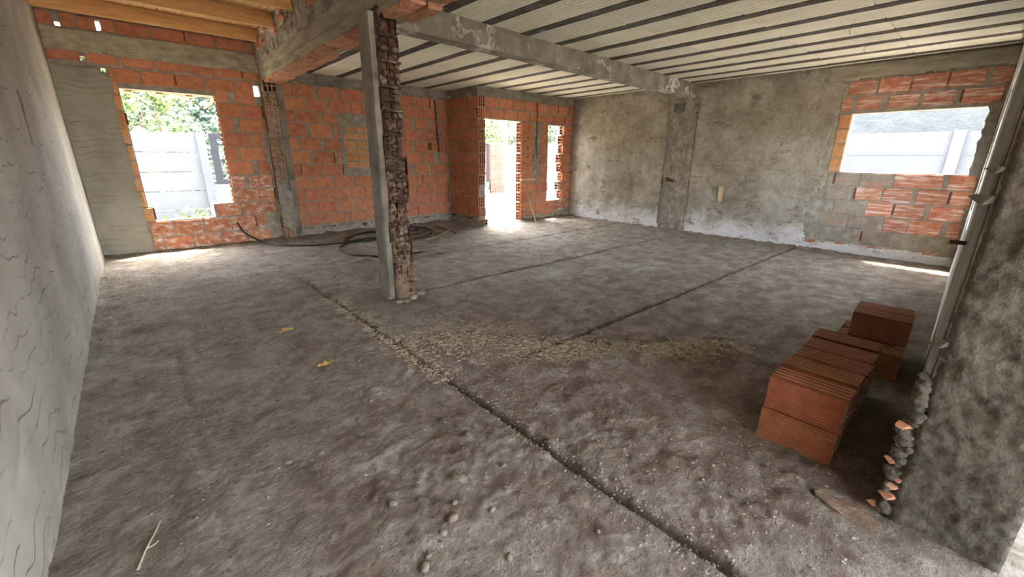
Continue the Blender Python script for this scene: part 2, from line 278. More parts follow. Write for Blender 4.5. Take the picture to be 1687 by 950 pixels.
def hollow_mesh(nx, nz, L, W, Hh, depth, plug=0, seed=0, wall=.012, irr=0.):
    """extruded clay brick: hole ends face local -Y and +Y, long axis local Y"""
    r = random.Random(seed); m = MB(); cols = [wall+(W-wall)*i/nx for i in range(nx+1)]
    xs = [-W/2]; zs = [-Hh/2]
    cw = (W-wall*(nx+1))/nx; ch = (Hh-wall*(nz+1))/nz
    for i in range(nx): xs += [xs[-1]+wall, xs[-1]+wall+cw]
    xs.append(W/2)
    for i in range(nz): zs += [zs[-1]+wall, zs[-1]+wall+ch]
    zs.append(Hh/2)
    for sgn in (-1, 1):
        y = sgn*L/2
        jy = {}
        def P(i, k):
            if (i, k) not in jy: jy[(i, k)] = (xs[i]+r.uniform(-irr, irr)*.4, y-sgn*r.uniform(0, irr), zs[k]+r.uniform(-irr, irr)*.4)
            return jy[(i, k)]
        for i in range(len(xs)-1):
            for k in range(len(zs)-1):
                q = [P(i,k), P(i+1,k), P(i+1,k+1), P(i,k+1)]
                if i % 2 == 1 and k % 2 == 1:
                    dp = depth if r.random() >= plug else r.uniform(.004, .03)
                    b = [(p[0], y-sgn*dp, p[2]) for p in q]
                    mi = 1 if dp == depth else 0
                    m.add(q+b, [(0,1,5,4),(1,2,6,5),(2,3,7,6),(3,0,4,7),(4,5,6,7)], mi)
                else: m.add(q, [(0,1,2,3)])
    a, b, c = W/2, L/2, Hh/2
    m.add([(-a,-b,-c),(a,-b,-c),(a,b,-c),(-a,b,-c),(-a,-b,c),(a,-b,c),(a,b,c),(-a,b,c)], [(0,1,2,3),(4,5,6,7),(1,2,6,5),(3,0,4,7)])
    return m
HM = {}
def put_hollow(parent, loc, rz, mat, nx=3, nz=3, L=.30, W=.17, Hh=.2, plug=0., irr=.004, var=3, depth=.09):
    k = (nx, nz, round(L, 2), round(W, 2), round(Hh, 2), mat, plug, random.randrange(var))
    if k not in HM: HM[k] = hollow_mesh(nx, nz, L, W, Hh, depth, plug, hash(k) % 997 if False else k[-1]*13+nx, irr=irr).mesh('brick', [mat, 'brick_cell'])
    o = link('brick', HM[k], parent); o.location = loc; o.rotation_euler = (random.uniform(-.02, .02), random.uniform(-.02, .02), rz+random.uniform(-.03, .03)); return o

def knob_end(parent, x, y, z0, z1, wd, mat, seed, nx=3, nz=3, out=.05, miss=.12):
    """broken brick end: mortar plugs left standing between the torn clay webs"""
    r = random.Random(seed); m = MB(); m.box((-wd/2, 0, z0), (wd/2, .14, z1-.012))
    hb = z1-z0; cw = wd/nx; chh = (hb-.022)/nz
    for i in range(nx):
        for k in range(nz):
            if r.random() < miss: continue
            cx = -wd/2+cw*(i+.5)+r.uniform(-.006, .006); cz = z0+chh*(k+.5)+r.uniform(-.006, .006); a, b = cw*r.uniform(.34, .43), chh*r.uniform(.34, .43); d = out*r.uniform(.35, 1.1)
            V = []
            for f, yy in ((1.1, .0), (1.0, -d*.6), (.72, -d)):
                for t in range(8):
                    an = 2*math.pi*t/8+.39; q = f*r.uniform(.9, 1.1); V.append((cx+a*1.18*q*math.cos(an), yy+r.uniform(-.004, .004), cz+b*1.18*q*math.sin(an)))
            F = [(L*8+t, L*8+(t+1) % 8, L*8+8+(t+1) % 8, L*8+8+t) for L in range(2) for t in range(8)]+[tuple(range(16, 24))]; m.add(V, F)
    n = 7; V = []                        # the bed joint, proud and ragged
    for q in range(n+1):
        xx = -wd/2+wd*q/n; d = out*r.uniform(.5, 1.35); zz = z1-.011+r.uniform(-.004, .004); V += [(xx, .0, zz-.013), (xx, -d, zz-.008), (xx, -d, zz+.006), (xx, 0, zz+.012)]
    m.add(V, [(q*4+k, q*4+k+1, q*4+k+5, q*4+k+4) for q in range(n) for k in range(3)]+[(0, 1, 2, 3), tuple(range(4*n, 4*n+4))], 1)
    for q in range(2):                   # slivers of torn clay web
        xx = -wd/2+cw*r.randrange(nx+1); m.add([(xx-.004, 0, z0), (xx-.004, -out*r.uniform(.3, 1), z0+hb*.2), (xx-.004, -out*r.uniform(.3, 1.1), z0+hb*.8), (xx-.004, 0, z1), (xx+.004, 0, z0), (xx+.004, -out*.6, z0+hb*.2), (xx+.004, -out*.7, z0+hb*.8), (xx+.004, 0, z1)], [(0,1,2,3),(7,6,5,4),(1,5,6,2)], 2)
    o = m.build('brick', [mat, mat, 'brick_shard' if mat == 'brick_pale' else 'brick_dark_clay'], parent, recalc=False); o.location = Vector((x, y, 0))
    return o
# ================================================================== STRUCTURE
# ---- floor: one poured slab with sawn joints, lumps and hollows
def joint_wob(t, s): return .018*mn.noise(Vector((t*1.3, s, 0)))+.008*mn.noise(Vector((t*6, s+9, 0)))
def floor_h(x, y):
    h = .010*fb(x*1.1, y*1.1, 1)+.006*fb(x*4, y*4, 5, 3)
    rough = .35+.65*sm(.1, -.5, fb(x*.5+3, y*.5, 8, 2))+.5*sm(1.7, .6, abs(x-2.0))*sm(2.6, 1.0, abs(y-1.4))
    lump = max(0, fb(x*9, y*7, 2, 4)); h += .030*rough*lump
    h += .008*fb(x*24, y*24, 3, 3)*rough
    dirt_shade = .25*sm(.15, .8, lump*rough)
    d1 = abs(x-1.375-joint_wob(y, 1)); g1 = sm(.032, .009, d1)*sm(6.4, 5.2, y)
    d2 = abs(y-4.07-.02*(x-2)*.2-joint_wob(x, 2)); g2 = sm(.028, .008, d2)*sm(2.15, 2.3, x)
    d3 = abs(y-2.10-joint_wob(x, 3)); g3 = sm(.036, .010, d3)*sm(1.9, 2.2, x)
    d4 = abs(y-5.62-.03*(x-3)-joint_wob(x, 4)); g4 = sm(.026, .006, d4)*sm(2.4, 3.0, x)*.8
    g5 = .6*sm(.03, .01, abs(x-.02-joint_wob(y, 6)))*sm(4.6, 3.4, y)*.35
    g = max(g1, g2, g3, g4, g5); h = h*(1-.6*g)-.032*g
    dirt_shade = max(dirt_shade, .9*g, .55*sm(.14, .03, d1)*max(0, fb(x*6, y*6, 4, 3))*1.5, .6*sm(.12, .03, d3)*max(0, fb(x*7, y*7, 6, 3))*1.5)
    # trench scar between the joint and the stub wall, mound round the column foot, rubble line at the walls
    e = abs((x-1.72)-.30*(y-1.6)*-.35); tr = sm(.17, .03, e)*sm(3.2, 2.6, y)*sm(.1, .5, y)
    h += -.014*tr*(.5+fb(x*7, y*7, 7, 3)); dirt_shade = max(dirt_shade, .5*tr*sm(-.1, .5, fb(x*6, y*6, 12, 3)))
    dc = math.hypot(x-1.98, y-4.08); h += .035*sm(.42, .12, dc)*(.6+.5*fb(x*9, y*9, 9, 3)); dirt_shade = max(dirt_shade, .8*sm(.55, .2, dc))
    db = YB-y if x < XE else YD-y
    rb = sm(.30, .02, db)*(1 if not (5.85 < x < 6.9) else .2)*(.5 if x < 1.9 else 1); h += .075*rb*(.55+.6*fb(x*5, y*5, 10, 4)) if db > -.2 else 0
    dirt_shade = max(dirt_shade, .55*rb)
    if y > 1.5: h += .03*sm(.12, .0, XR-x)*(.5+fb(x*6, y*6, 11, 3))
    sr = math.hypot((x-2.25)/1.0, (y-.15)/.5); h += .02*sm(1.1, .3, sr)*(.4+fb(x*11, y*11, 14, 4)); dirt_shade = max(dirt_shade, .45*sm(1.2, .5, sr))
    near = sm(4.4, 1.5, y-.25*(x-1)+1.1*fb(x*.6, y*.6, 60, 3))  # near end painted darker for the light falloff, on top of brown soil
    dirt_shade = max(dirt_shade, near*(.20+.50*sm(-.15, .45, fb(x*4, y*6, 61, 6))))
    jn = max(.85*max(g1*sm(5.0, 3.4, y), .8*g2, g3, .7*g4), .6*sm(.10, .02, d1)*sm(6.4, 5.2, y)*max(0, fb(x*8, y*8, 71, 3))*1.6)
    return max(h, -.045), min(1, dirt_shade), min(1, jn)
def axis(*segs):
    out = []
    for a, b, s in segs:
        n = max(1, round((b-a)/s)); out += [a+(b-a)*i/n for i in range(n)]
    return out+[segs[-1][1]]
xs = axis((-.62, 3.4, .0145), (3.4, 8.80, .030)); ys = axis((-4.2, -.6, .15), (-.6, .3, .03), (.3, 4.4, .0145), (4.4, YB+.1, .03))
fv, fd, fj = [], [], []
for x in xs:
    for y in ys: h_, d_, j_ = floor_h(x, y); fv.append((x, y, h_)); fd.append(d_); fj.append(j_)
ny = len(ys)
ff = [(i*ny+j, (i+1)*ny+j, (i+1)*ny+j+1, i*ny+j+1) for i in range(len(xs)-1) for j in range(ny-1)]
fm = bpy.data.meshes.new('floor'); fm.from_pydata(fv, [], ff); fm.materials.append(M['floor'])
at = fm.attributes.new('dirt_shade', 'FLOAT', 'POINT'); at.data.foreach_set('value', fd); at = fm.attributes.new('joint', 'FLOAT', 'POINT'); at.data.foreach_set('value', fj); fm.polygons.foreach_set('use_smooth', [True]*len(ff))
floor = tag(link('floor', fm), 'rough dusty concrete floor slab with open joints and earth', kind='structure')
def fz(x, y): return floor_h(x, y)[0]

# ---- left wall: drag-floated cement render
lw = core('wall_left', maps['left'], -3.2, YB+.2, -.1, 3.42, .2, [], 'mortar'); tag(lw, 'grey rendered side wall with wavy trowel drag lines', kind='structure')
def ldisp(u, v):
    d = .018+.010*fb(u*.7, v*.7, 1)+.004*fb(u*4, v*4, 2)
    ph = v*15+2.2*mn.noise(Vector((u*2.0, v*.7, 3)))+1.4*mn.noise(Vector((u*5, v*2, 5)))
    c = math.cos(ph); gate = sm(.0, .35, mn.noise(Vector((u*1.1, v*2.1, 8)))+.1)
    return d-.006*sm(.90, .995, c)*gate
sheet('plaster', maps['left'], -.5, YB-.01, -.02, 3.36, .022, lambda u, v: True, ldisp, 'plaster_left', lw, jit=.2)

sa, sb = onX((22, 150), XL), onX((46, 236), XL)          # damp blotch on the render
def blot(u, v): t = (v-sb.z)/(sa.z-sb.z); return -.05 < t < 1.05 and abs(u-(sb.y+(sa.y-sb.y)*t)-.03*fb(u*9, v*9, 20)) < .035+.02*fb(v*7, 22)
sheet('damp_stain', maps['left'], min(sa.y, sb.y)-.1, max(sa.y, sb.y)+.1, sb.z-.05, sa.z+.05, .012, blot, lambda u, v: ldisp(u, v)+.003, 'stain_dark', lw, back=.002)
# ---- back wall: window part on the left, brick part on the right
def zl(y, x=400): return onY((x, y), YB).z
WIN = (.15, 1.29, .70, 2.37)
leaks = []
for px, py, wd, ht in ((93, 37, .05, .07), (161, 41, .05, .13), (136, 95, .05, .06), (170, 115, .05, .07), (423, 150, .09, .17)):
    p = onY((px, py), YB); leaks.append((p.x-wd/2, p.x+wd/2, p.z-ht/2, p.z+ht/2))
holes = [WIN, (.20, .985, .48, .72)]+leaks
bw = core('wall_back', maps['back'], XL-.2, XE+.18, -.1, 3.42, .16, holes, 'mortar'); tag(bw, 'bare brick back wall with a square window opening', kind='structure')
def row(parent, wall, v0, v1, spans, mat='brick', cuts=(), g=.006, **k):
    for a, b in spans:
        for x, y in subtract(a, b, cuts):
            put_brick(parent, wall, x+g, y-g, v0+.009, v1-.009, mat if isinstance(mat, str) else random.choice(mat), **k)
            if random.random() < .16 and y-x > .2: put_brick(parent, wall, y-g*.6, y+g*1.2+.012, v0+random.uniform(.01, .05), v1-.012, 'brick_cell', proud=.004, depth=.03, name='open_joint')
def cutsfor(v0, v1, hs): return [(h[0], h[1]) for h in hs if h[2] < v1-.02 and h[3] > v0+.02]
Z1 = zoom(180, 100, 5.587); Z2 = zoom(180, 260, 5.272)
def spansY(zf, y, L, Y=YB): return [(onY(zf(a, y), Y).x, onY(zf(b, y), Y).x) for a, b in L]
wb = [zl(v) for v in (152, 171.6, 195.8, 219, 242.3, 265.3, 288.5, 310, 333, 354.5, 378.5, 402)]
rows = [(Z1, 350, [(985,1090),(1155,1388)]), (Z1, 470, [(1000,1240),(1250,1408)]), (Z1, 600, [(1035,1148),(1200,1430)]), (Z1, 730, [(1060,1290),(1300,1412)]),
        (Z1, 865, [(1080,1190),(1205,1430)]), (Z2, 90, [(1040,1252),(1290,1402)]), (Z2, 195, [(1060,1180),(1210,1420)]), (Z2, 325, [(1085,1302),(1305,1440)]),
        (Z2, 440, [(930,1142),(1145,1357),(1365,1458)]), (Z2, 590, [(350,562),(565,828),(835,1066),(1070,1282),(1285,1375)]), (Z2, 700, [(378,470),(475,732),(735,972),(980,1202),(1210,1415)])]
for i, (zf, y, L) in enumerate(rows):
    sp = spansY(zf, y, L); v1, v0 = wb[i], wb[i+1]
    if sp[0][0] > 1.1: sp[0] = (WIN[1], sp[0][1])
    row(bw, 'back', v0, v1, sp, 'brick' if i < 6 else ('brick_floor_wall' if i in (7, 8, 9, 10) else 'brick_limed'), leaks[4:] and cutsfor(v0, v1, leaks[4:]))
for i in range(9):                                           # bricks left of the window, partly under the render
    v1, v0 = wb[i], wb[i+1]; row(bw, 'back', v0, v1, [(-.22, WIN[0]-.005 if i < 8 else .20)], 'brick_solid', cutsfor(v0, v1, leaks))
lin = spansY(Z1, 180, [(-60,0),(5,292),(298,602),(610,878),(884,1136),(1142,1352)])
row(bw, 'back', 2.43, 2.635, lin, 'brick', cutsfor(2.43, 2.63, leaks)); row(bw, 'back', 2.65, 2.80, [(-.5+.37*i, -.14+.37*i) for i in range(7)], 'brick', cutsfor(2.64, 2.8, leaks))
row(bw, 'back', 3.055, 3.235, [(-.5+.385*i, -.5+.385*i+.378) for i in range(6)]+[(1.81, 1.93)], 'brick', cutsfor(3.05, 3.23, leaks))
row(bw, 'back', 3.24, 3.40, [(-.6+.385*i, -.6+.385*i+.378) for i in range(7)], 'brick')
# right jamb of the window: the hollow ends of the courses
for i in range(8):
    for q in (0,): put_hollow(bw, (WIN[1]+.075, YB+.075, (wb[i]+wb[i+1])/2), -math.pi/2, 'brick_shard', 3, 3, .17, .15, wb[i]-wb[i+1]-.012)
# tie beam over the window
sheet('concrete_band', maps['back'], XL, 1.98, 2.745, 3.05, .03, lambda u, v: v > 2.775+.03*fb(u*6, 1) and not any(l[0] < u < l[1] and l[2] < v < l[3] for l in leaks), lambda u, v: .045+.006*fb(u*2, v*6, 4)+.003*fb(u*12, v*12), 'concrete_formed', bw)
# skim panel in the left corner with a ragged edge
edge = [onY(p, YB) for p in ((168,108),(186,133),(188,165),(196,210),(210,245),(220,290),(231,330),(241,365),(251,395),(252,424))]
def edge_x(z):
    for a, b in zip(edge, edge[1:]):
        if b.z <= z <= a.z: return b.x+(a.x-b.x)*(z-b.z)/(a.z-b.z)
    return edge[0].x if z > edge[0].z else edge[-1].x
def pdisp(u, v):
    ph = v*34+2.5*mn.noise(Vector((u*3, v*1.2, 30)))
    return .034+.005*fb(u*2, v*2, 3)-.006*sm(.88, .99, math.cos(ph))*sm(-.15, .2, mn.noise(Vector((u*2.3, v*4, 31))))+.012*sm(.30, .42, v)*sm(.46, .42, v)
sheet('plaster', maps['back'], XL, .45, -.02, 2.62, .016, lambda u, v: u < edge_x(v)+.02*fb(u*9, v*9, 3) and v < 2.60-.12*sm(-.1, .1, u)+.05*fb(u*7, 4) and not any(l[0] < u < l[1] and l[2] < v < l[3] for l in leaks), pdisp, 'plaster_panel', bw)
# ring beam over the brick part
sheet('ring_beam', maps['back'], 2.0, XE+.02, 2.66, ZC+.02, .03, lambda u, v: v > 2.70+.03*fb(u*5, 2), lambda u, v: .028+.010*sm(2.80, 2.79, v)+.006*fb(u*2, v*5, 6)+.003*fb(u*14, v*14), 'concrete', bw)
# brick courses behind the column
zb = [2.70, 2.472, 2.246, 2.041, 1.802, 1.568, 1.33, 1.106, .88, .651, .419, .20]
A3, A4, A5, A6 = zoom(460,120,6.33), zoom(460,250,6.33), zoom(640,130,6.7875), zoom(640,250,6.33)
rl = [(A3,190,[(5,126),(130,362),(395,616),(630,836)]), (A3,330,[(10,262),(275,498),(520,735),(740,848)]), (A3,460,[(40,168),(190,418),(435,640)]), (A3,600,[(60,288),(320,538),(565,666)]),
      (A3,735,[(80,197),(215,442),(470,662)]), (A3,870,[(95,328),(360,572),(605,702)]), (A4,190,[(110,226),(230,452),(460,670),(675,724)]), (A4,310,[(125,342),(355,566),(580,777),(790,975)]),
      (A4,440,[(145,252),(260,472),(485,686),(695,886),(890,990)]), (A4,560,[(165,382),(390,602),(610,810),(820,968)]), (A4,690,[(185,292),(300,512),(520,733),(745,922),(930,1010)])]
rr = [(A5,245,[(105,288),(295,458),(460,512),(548,640)]), (A5,375,[(110,382),(385,517),(555,640)]), (A5,510,[(170,256),(290,452),(480,526),(565,640)]), (A5,635,[(180,342),(375,532),(590,640)]),
      (A5,755,[(185,267),(290,443),(480,582),(590,640)]), (A5,880,[(190,362),(385,512),(572,635)]), (A6,185,[(185,232),(275,422),(440,590)]), (A6,290,[(105,192),(200,352),(360,512),(515,600)]),
      (A6,395,[(150,282),(290,442),(450,605)]), (A6,500,[(150,212),(220,372),(380,522),(530,605)]), (A6,610,[(160,307),(315,462),(465,610)])]
PATCH = (3.19, 4.40)
for i in range(11):
    a = spansY(rl[i][0], rl[i][1], rl[i][2]); b = spansY(rr[i][0], rr[i][1], rr[i][2]); v1, v0 = zb[i], zb[i+1]
    a[0] = (2.16, a[0][1]); b[-1] = (b[-1][0], min(XE-.01, b[-1][1]+.05))
    mid = []; x = a[-1][1]+.012
    while x < b[0][0]-.06: y = min(x+.372, b[0][0]-.012); mid.append((x, y)); x = y+.013
    cuts = [PATCH] if 2 <= i <= 6 else []
    mt = 'brick'
    row(bw, 'back', v0, v1, a, mt, cuts); row(bw, 'back', v0, v1, mid, mt, cuts); row(bw, 'back', v0, v1, [q for q in b if q[0] > PATCH[1]-.1 or not cuts], mt)
# bricked-up opening: small solid bricks, rough mortar round them
sheet('mortar_patch', maps['back'], PATCH[0]-.05, PATCH[1]+.15, 1.22, 2.27, .03, lambda u, v: (PATCH[0]+.03*fb(v*5, 3) < u < PATCH[1]+.09+.03*fb(v*6, 1)) and v > 1.25+.06*fb(u*4, 9) and v < 2.25, lambda u, v: .006+.006*fb(u*6, v*6, 5), 'mortar', bw)
z = 2.02; k = 0
while z > 1.30:
    u = PATCH[0]+.06+random.uniform(0, .05); hh = random.uniform(.085, .125)
    while u < PATCH[1]-.02:
        L = random.uniform(.17, .26)
        if random.random() < .86: put_brick(bw, 'back', u, min(u+L, PATCH[1]), z-hh, z, 'brick_solid', proud=random.uniform(.014, .024))
        u += L+.015
    z -= hh+random.uniform(.014, .035); k += 1
# crumbling footing course
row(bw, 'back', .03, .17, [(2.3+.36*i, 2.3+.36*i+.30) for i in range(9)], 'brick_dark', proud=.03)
sheet('mortar_footing', maps['back'], 2.2, XE, -.03, .22, .03, lambda u, v: v < .17+.06*fb(u*3, 2), lambda u, v: .03+.05*(.2-v)*2+.02*fb(u*5, v*9, 4), 'mortar', bw)
# chased pipe slot in the corner
row(bw, 'back', 1.60, 1.80, [(5.08, 5.30)], 'brick_cell', proud=.002)
slot = MB()
for zz in [2.62-.11*i for i in range(10)]: slot.obox((onY((719, 165), YB).x-.06+.02*random.random()+.004*(2.6-zz)*10, YB-.012, zz), Vector((.022, 0, .0)), Vector((0, .012, 0)), Vector((0.004, 0, .05)))
slot.build('pipe_slot', 'brick_cell', bw)

# ---- partition remnant on the back wall: toothed brick ends plugged with mortar
pil = empty('wall_stub_pilaster', (2.08, YB, 0)); tag(pil, 'remnant of a demolished partition, toothed hollow brick ends on the back wall', 'wall remnant')
m = MB(); m.box((2.17, YB-.10, 0), (2.27, YB, 2.72)); m.build('concrete_edge', 'concrete', pil)
z = .02; i = 0
m = MB(); m.box((1.955, YB-.06, 0), (2.17, YB, 2.70)); m.build('mortar_core', 'brick_cell', pil)
while z < 2.62:
    hh = .205; filled = .25 < z < .85
    if z > 2.45: put_hollow(pil, (2.06, YB-.06, z+hh/2), 0, 'brick_pale', 3, 2, .20, .21, hh-.01, irr=.01)
    else: knob_end(pil, 2.06+random.uniform(-.008, .008), YB-.10, z, z+hh, .205+random.uniform(-.01, .01), 'mortar' if filled else 'brick_pale', 50+i, out=.045 if not filled else .02)
    z += hh; i += 1
sheet('mortar_smear', lambda u, v, d: (u, YB-.10-d, v), 1.955, 2.185, .22, 1.0, .03, lambda u, v: v < .86+.1*fb(u*6, 3), lambda u, v: .03+.03*fb(u*6, v*6, 2), 'mortar', pil)

# ---- return wall, door wall
rt = core('wall_return', maps['ret'], YD, YB, -.1, ZC+.1, .18, [], 'mortar'); tag(rt, 'short brick return wall beside the doorway', kind='structure')
for i in range(11):
    v1, v0 = zb[i], zb[i+1]; a = YB-.01; off = .19 if i % 2 else .37; sp = []; y = YB; first = True
    while y > YD+.05:
        L = off if first else .385; sp.append((max(y-L+.008, YD+.003), y)); y -= L; first = False
    row(rt, 'ret', v0, v1, sp, 'brick')
    # hollow ends at the free corner, some broken back
    if i not in (8,): put_hollow(rt, (XE+.085+(-.075 if i == 1 else 0)+random.uniform(-.006, .012)-(.03 if i in (7, 9) else 0), YD+.12-.02, (v0+v1)/2+.002), 0, 'brick', 3, 3, .26, .175, v1-v0-.016)
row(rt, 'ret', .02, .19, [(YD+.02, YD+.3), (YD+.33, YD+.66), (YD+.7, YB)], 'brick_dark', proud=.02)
put_hollow(rt, (XE+.10, YD+.06, .085), 0, 'brick_pale', 3, 2, .26, .19, .13)
sheet('ring_beam', maps['ret'], YD-.03, YB+.02, 2.66, ZC+.02, .03, lambda u, v: v > 2.69+.03*fb(u*5, 5), lambda u, v: .028+.006*fb(u*2, v*5, 9), 'concrete_dark', rt)
sheet('mortar_footing', maps['ret'], YD, YB, -.03, .25, .03, lambda u, v: v < .17+.07*fb(u*3, 7), lambda u, v: .02+.05*(.2-v)*2+.02*fb(u*5, v*9, 8), 'mortar', rt)
DOOR = (XE+.18, 6.93, -.2, 2.26); SLOT = (7.82, 8.36, .45, 2.235)
dw = core('wall_door_side', maps['door'], XE+.18, XR+.16, -.1, ZC+.1, .18, [(DOOR[0]-.01, DOOR[1]+.13, DOOR[2], DOOR[3]), (SLOT[0], SLOT[1]+.10, SLOT[2], SLOT[3])], 'mortar'); tag(dw, 'brick front wall with a doorway and a narrow window slot', kind='structure')
ZD = zoom(700, 120, 3.393)
row(dw, 'door', 2.475, 2.70, spansY(ZD, 190, [(330,406),(412,483),(485,551),(555,621),(625,681),(690,746),(750,806),(812,840)], YD))
row(dw, 'door', 2.265, 2.465, [(XE+.005, onY(ZD(360, 245), YD).x)]+spansY(ZD, 245, [(365,440),(442,513),(515,581),(585,651),(655,716),(720,781),(785,840)], YD))
db_ = [DOOR[3]-.006-.2245*i for i in range(11)]
for i in range(10):
    v1, v0 = db_[i], db_[i+1]
    put_hollow(dw, (DOOR[1]+.13, YD+.085, (v0+v1)/2), -math.pi/2, 'brick', 3, 3, .26, .17, v1-v0-.014)
    sp = [(DOOR[1]+.012, 7.32), (7.42, SLOT[0]-.02)] if i < 6 else ([(DOOR[1]+.012, 7.22), (7.235, 7.60), (7.615, SLOT[0]+.30)] if i % 2 else [(DOOR[1]+.012, 7.40), (7.415, 7.80), (7.81, SLOT[0]+.33)])
    if i < 8: sp[-1] = (sp[-1][0], SLOT[0]+random.uniform(-.03, .02))
    row(dw, 'door', v0, v1, sp, 'brick', [(7.44, 7.54)] if i < 5 else ())
    if i < 8: 
        row(dw, 'door', v0, v1, [(SLOT[1]+.01+.02*(i % 2), XR)], 'brick')
        put_hollow(dw, (SLOT[1]+.10+random.uniform(-.06, .04), YD+.085, (v0+v1)/2), -math.pi/2, 'brick_pale' if i == 6 else 'brick', 3, 3, .22, .16, v1-v0-.02, irr=.015)
    else: row(dw, 'door', v0, v1, [(SLOT[0]+.34, XR)], 'brick_floor_wall')
dots = MB()
for zz in (2.13, 1.92, 1.70, 1.50, 1.29): dots.obox((7.13, YD-.018, zz), Vector((.02, 0, 0)), Vector((0, .003, 0)), Vector((0, 0, .022)))
dots.build('drill_hole', 'brick_cell', dw)
sheet('mortar_chase', maps['door'], 7.40, 7.62, 1.0, 2.26, .03, lambda u, v: abs(u-7.50-.03*fb(v*4, 1)) < .06+.03*fb(v*6, 3), lambda u, v: .014+.008*fb(u*8, v*8), 'mortar', dw)
ch = MB()
for k in range(16): zz = 2.62-.075*k; ch.obox((7.42+.03*math.sin(k)*(1 if k > 9 else .3), YD-.020, zz), Vector((.016, 0, 0)), Vector((0, .003, 0)), Vector((0, 0, .03)))
ch.build('chase_slot', 'brick_cell', dw)
sheet('ring_beam', maps['door'], XE-.02, XR+.02, 2.66, ZC+.02, .03, lambda u, v: v > 2.695+.03*fb(u*5, 8), lambda u, v: .028+.006*fb(u*2, v*5, 2)+.003*fb(u*14, v*14), 'concrete', dw)
sheet('mortar_footing', maps['door'], DOOR[1]+.02, XR, -.03, .3, .03, lambda u, v: v < .12+.07*fb(u*3, 17)+.10*sm(7.9, 8.6, u), lambda u, v: .02+.05*(.2-v)*2+.02*fb(u*5, v*9, 18), 'mortar', dw)

# ---- right wall: old cement render, window opening, exposed courses round it
RWIN = (.26, 1.74, 1.285, 2.165)
rw = core('wall_right', maps['right'], .12, YD+.18, -.1, ZC+.3, .17, [RWIN], 'mortar'); tag(rw, 'stained cement rendered right wall with a high window opening', kind='structure')
Z7, Z8 = zoom(1330,100,4.725), zoom(1330,260,5.587)
def spansX(zf, yf, L): return [tuple(sorted((onX(zf(a, yf(a)), XR).y, onX(zf(b, yf(b)), XR).y))) for a, b in L]
row(rw, 'right', 2.425, 2.645, spansX(Z7, lambda x: 230-(x-320)*.085, [(322,546),(555,802),(810,1096),(1100,1392),(1430,1610)]), 'brick_limed')
row(rw, 'right', 2.205, 2.41, spansX(Z7, lambda x: 340-(x-300)*.075, [(265,346),(380,582),(630,876),(895,1152),(1210,1535)]), 'brick_limed')
row(rw, 'right', 2.17, 2.20, [(.26, 1.0)], 'brick_solid', proud=.012)
row(rw, 'right', RWIN[2], RWIN[3], [], 'brick')
for i in range(4): row(rw, 'right', RWIN[2]+.22*i, RWIN[2]+.22*(i+1), [(RWIN[1]+.0, RWIN[1]+.16)], 'brick_solid')
rz_ = [1.285, 1.07, .845, .62, .395, .175]
rb_ = [(lambda x: 215+(x-600)*.03, [((80,162),1),((250,472),1),((480,772),1),((790,1242),0),((1285,1556),0)]), (lambda x: 335+(x-700)*.05, [((160,402),1),((440,682),0),((690,962),0),((1000,1294),0),((1315,1520),0)]),
       (lambda x: 460+(x-800)*.06, [((240,484),1),((540,792),0),((800,1082),0),((1120,1450),0)]), (lambda x: 600+(x-800)*.07, [((110,362),1),((370,622),1),((700,932),0),((930,1242),0),((1290,1420),0)]),
       (lambda x: 740+(x-900)*.08, [((500,742),1),((750,1032),1),((1040,1350),1)])]
for i, (yf, L) in enumerate(rb_):
    for (ab, grey) in L: row(rw, 'right', rz_[i+1], rz_[i], spansX(Z8, yf, [ab]), 'brick_skim' if grey else 'brick_limed', proud=.010)
row(rw, 'right', .05, .165, [(.3+.37*i, .3+.37*i+.33) for i in range(7)], 'brick_floor_wall', proud=.004)
CH0, CH1 = 4.22, 4.86
def rmask(u, v):
    n = .10*fb(u*2.2, v*2.2, 41)+.03*fb(u*9, v*9, 42)
    if RWIN[0] < u < RWIN[1] and RWIN[2] < v < RWIN[3]: return False
    if u < 1.95+n and 2.19 < v+n*.3 < 2.66 and u < 1.95: return False
    if u < 1.95+n*.4+.05 and RWIN[2]-.02 < v < 2.25: return False
    if v < 1.30 and u < 2.05+.30*sm(.2, 1.1, v)*.2+n*1.2-.18*sm(.7, 1.2, v) and v > .12+n*.5: return False
    if u < 1.95 and v >= 2.64: return False
    if CH0+n*.2 < u < CH1+n*.2 and v < 2.66: return False
    return True
def rdisp(u, v): return .022+.014*fb(u*.9, v*.9, 44)+.006*fb(u*5, v*5, 45)+.003*fb(u*20, v*20, 46, 2)+.018*sm(CH1+.14, CH1, u)*sm(CH1-.1, CH1, u)+.02*sm(6.28, 6.40, u)*sm(6.52, 6.42, u)*.4
sheet('plaster', maps['right'], .14, YD, -.02, ZC+.02, .028, rmask, rdisp, 'plaster_right', rw)
sheet('ring_beam', maps['right'], .14, 2.15, 2.64, ZC-.01, .03, lambda u, v: v > 2.655+.02*fb(u*4, 6), lambda u, v: .03+.004*fb(u*2, v*6, 6)-.004*sm(.94, .99, math.cos(v*60)), 'concrete_formed', rw)
sheet('chase_fill', maps['right'], CH0-.03, CH1+.03, -.02, 2.64, .024, lambda u, v: True, lambda u, v: .006+.022*fb(u*6, v*4, 50)+.035*sm(CH0+.20, CH0+.12, u)*sm(CH0+.02, CH0+.07, u)*(.6+.6*fb(u*3, v*3, 51))+.02*fb(u*16, v*16, 52, 2)*.5, 'rough_chase', rw)
m = MB(); m.obox((XR-.03, 4.62, 2.47), Vector((.01, 0, 0)), Vector((0, .11, 0)), Vector((0, 0, .085))); m.obox((XR-.035, 4.62, 2.40), Vector((.012, 0, 0)), Vector((0, .12, .005)), Vector((0, 0, .006))); m.build('timber_plug', 'joist_concrete', rw)
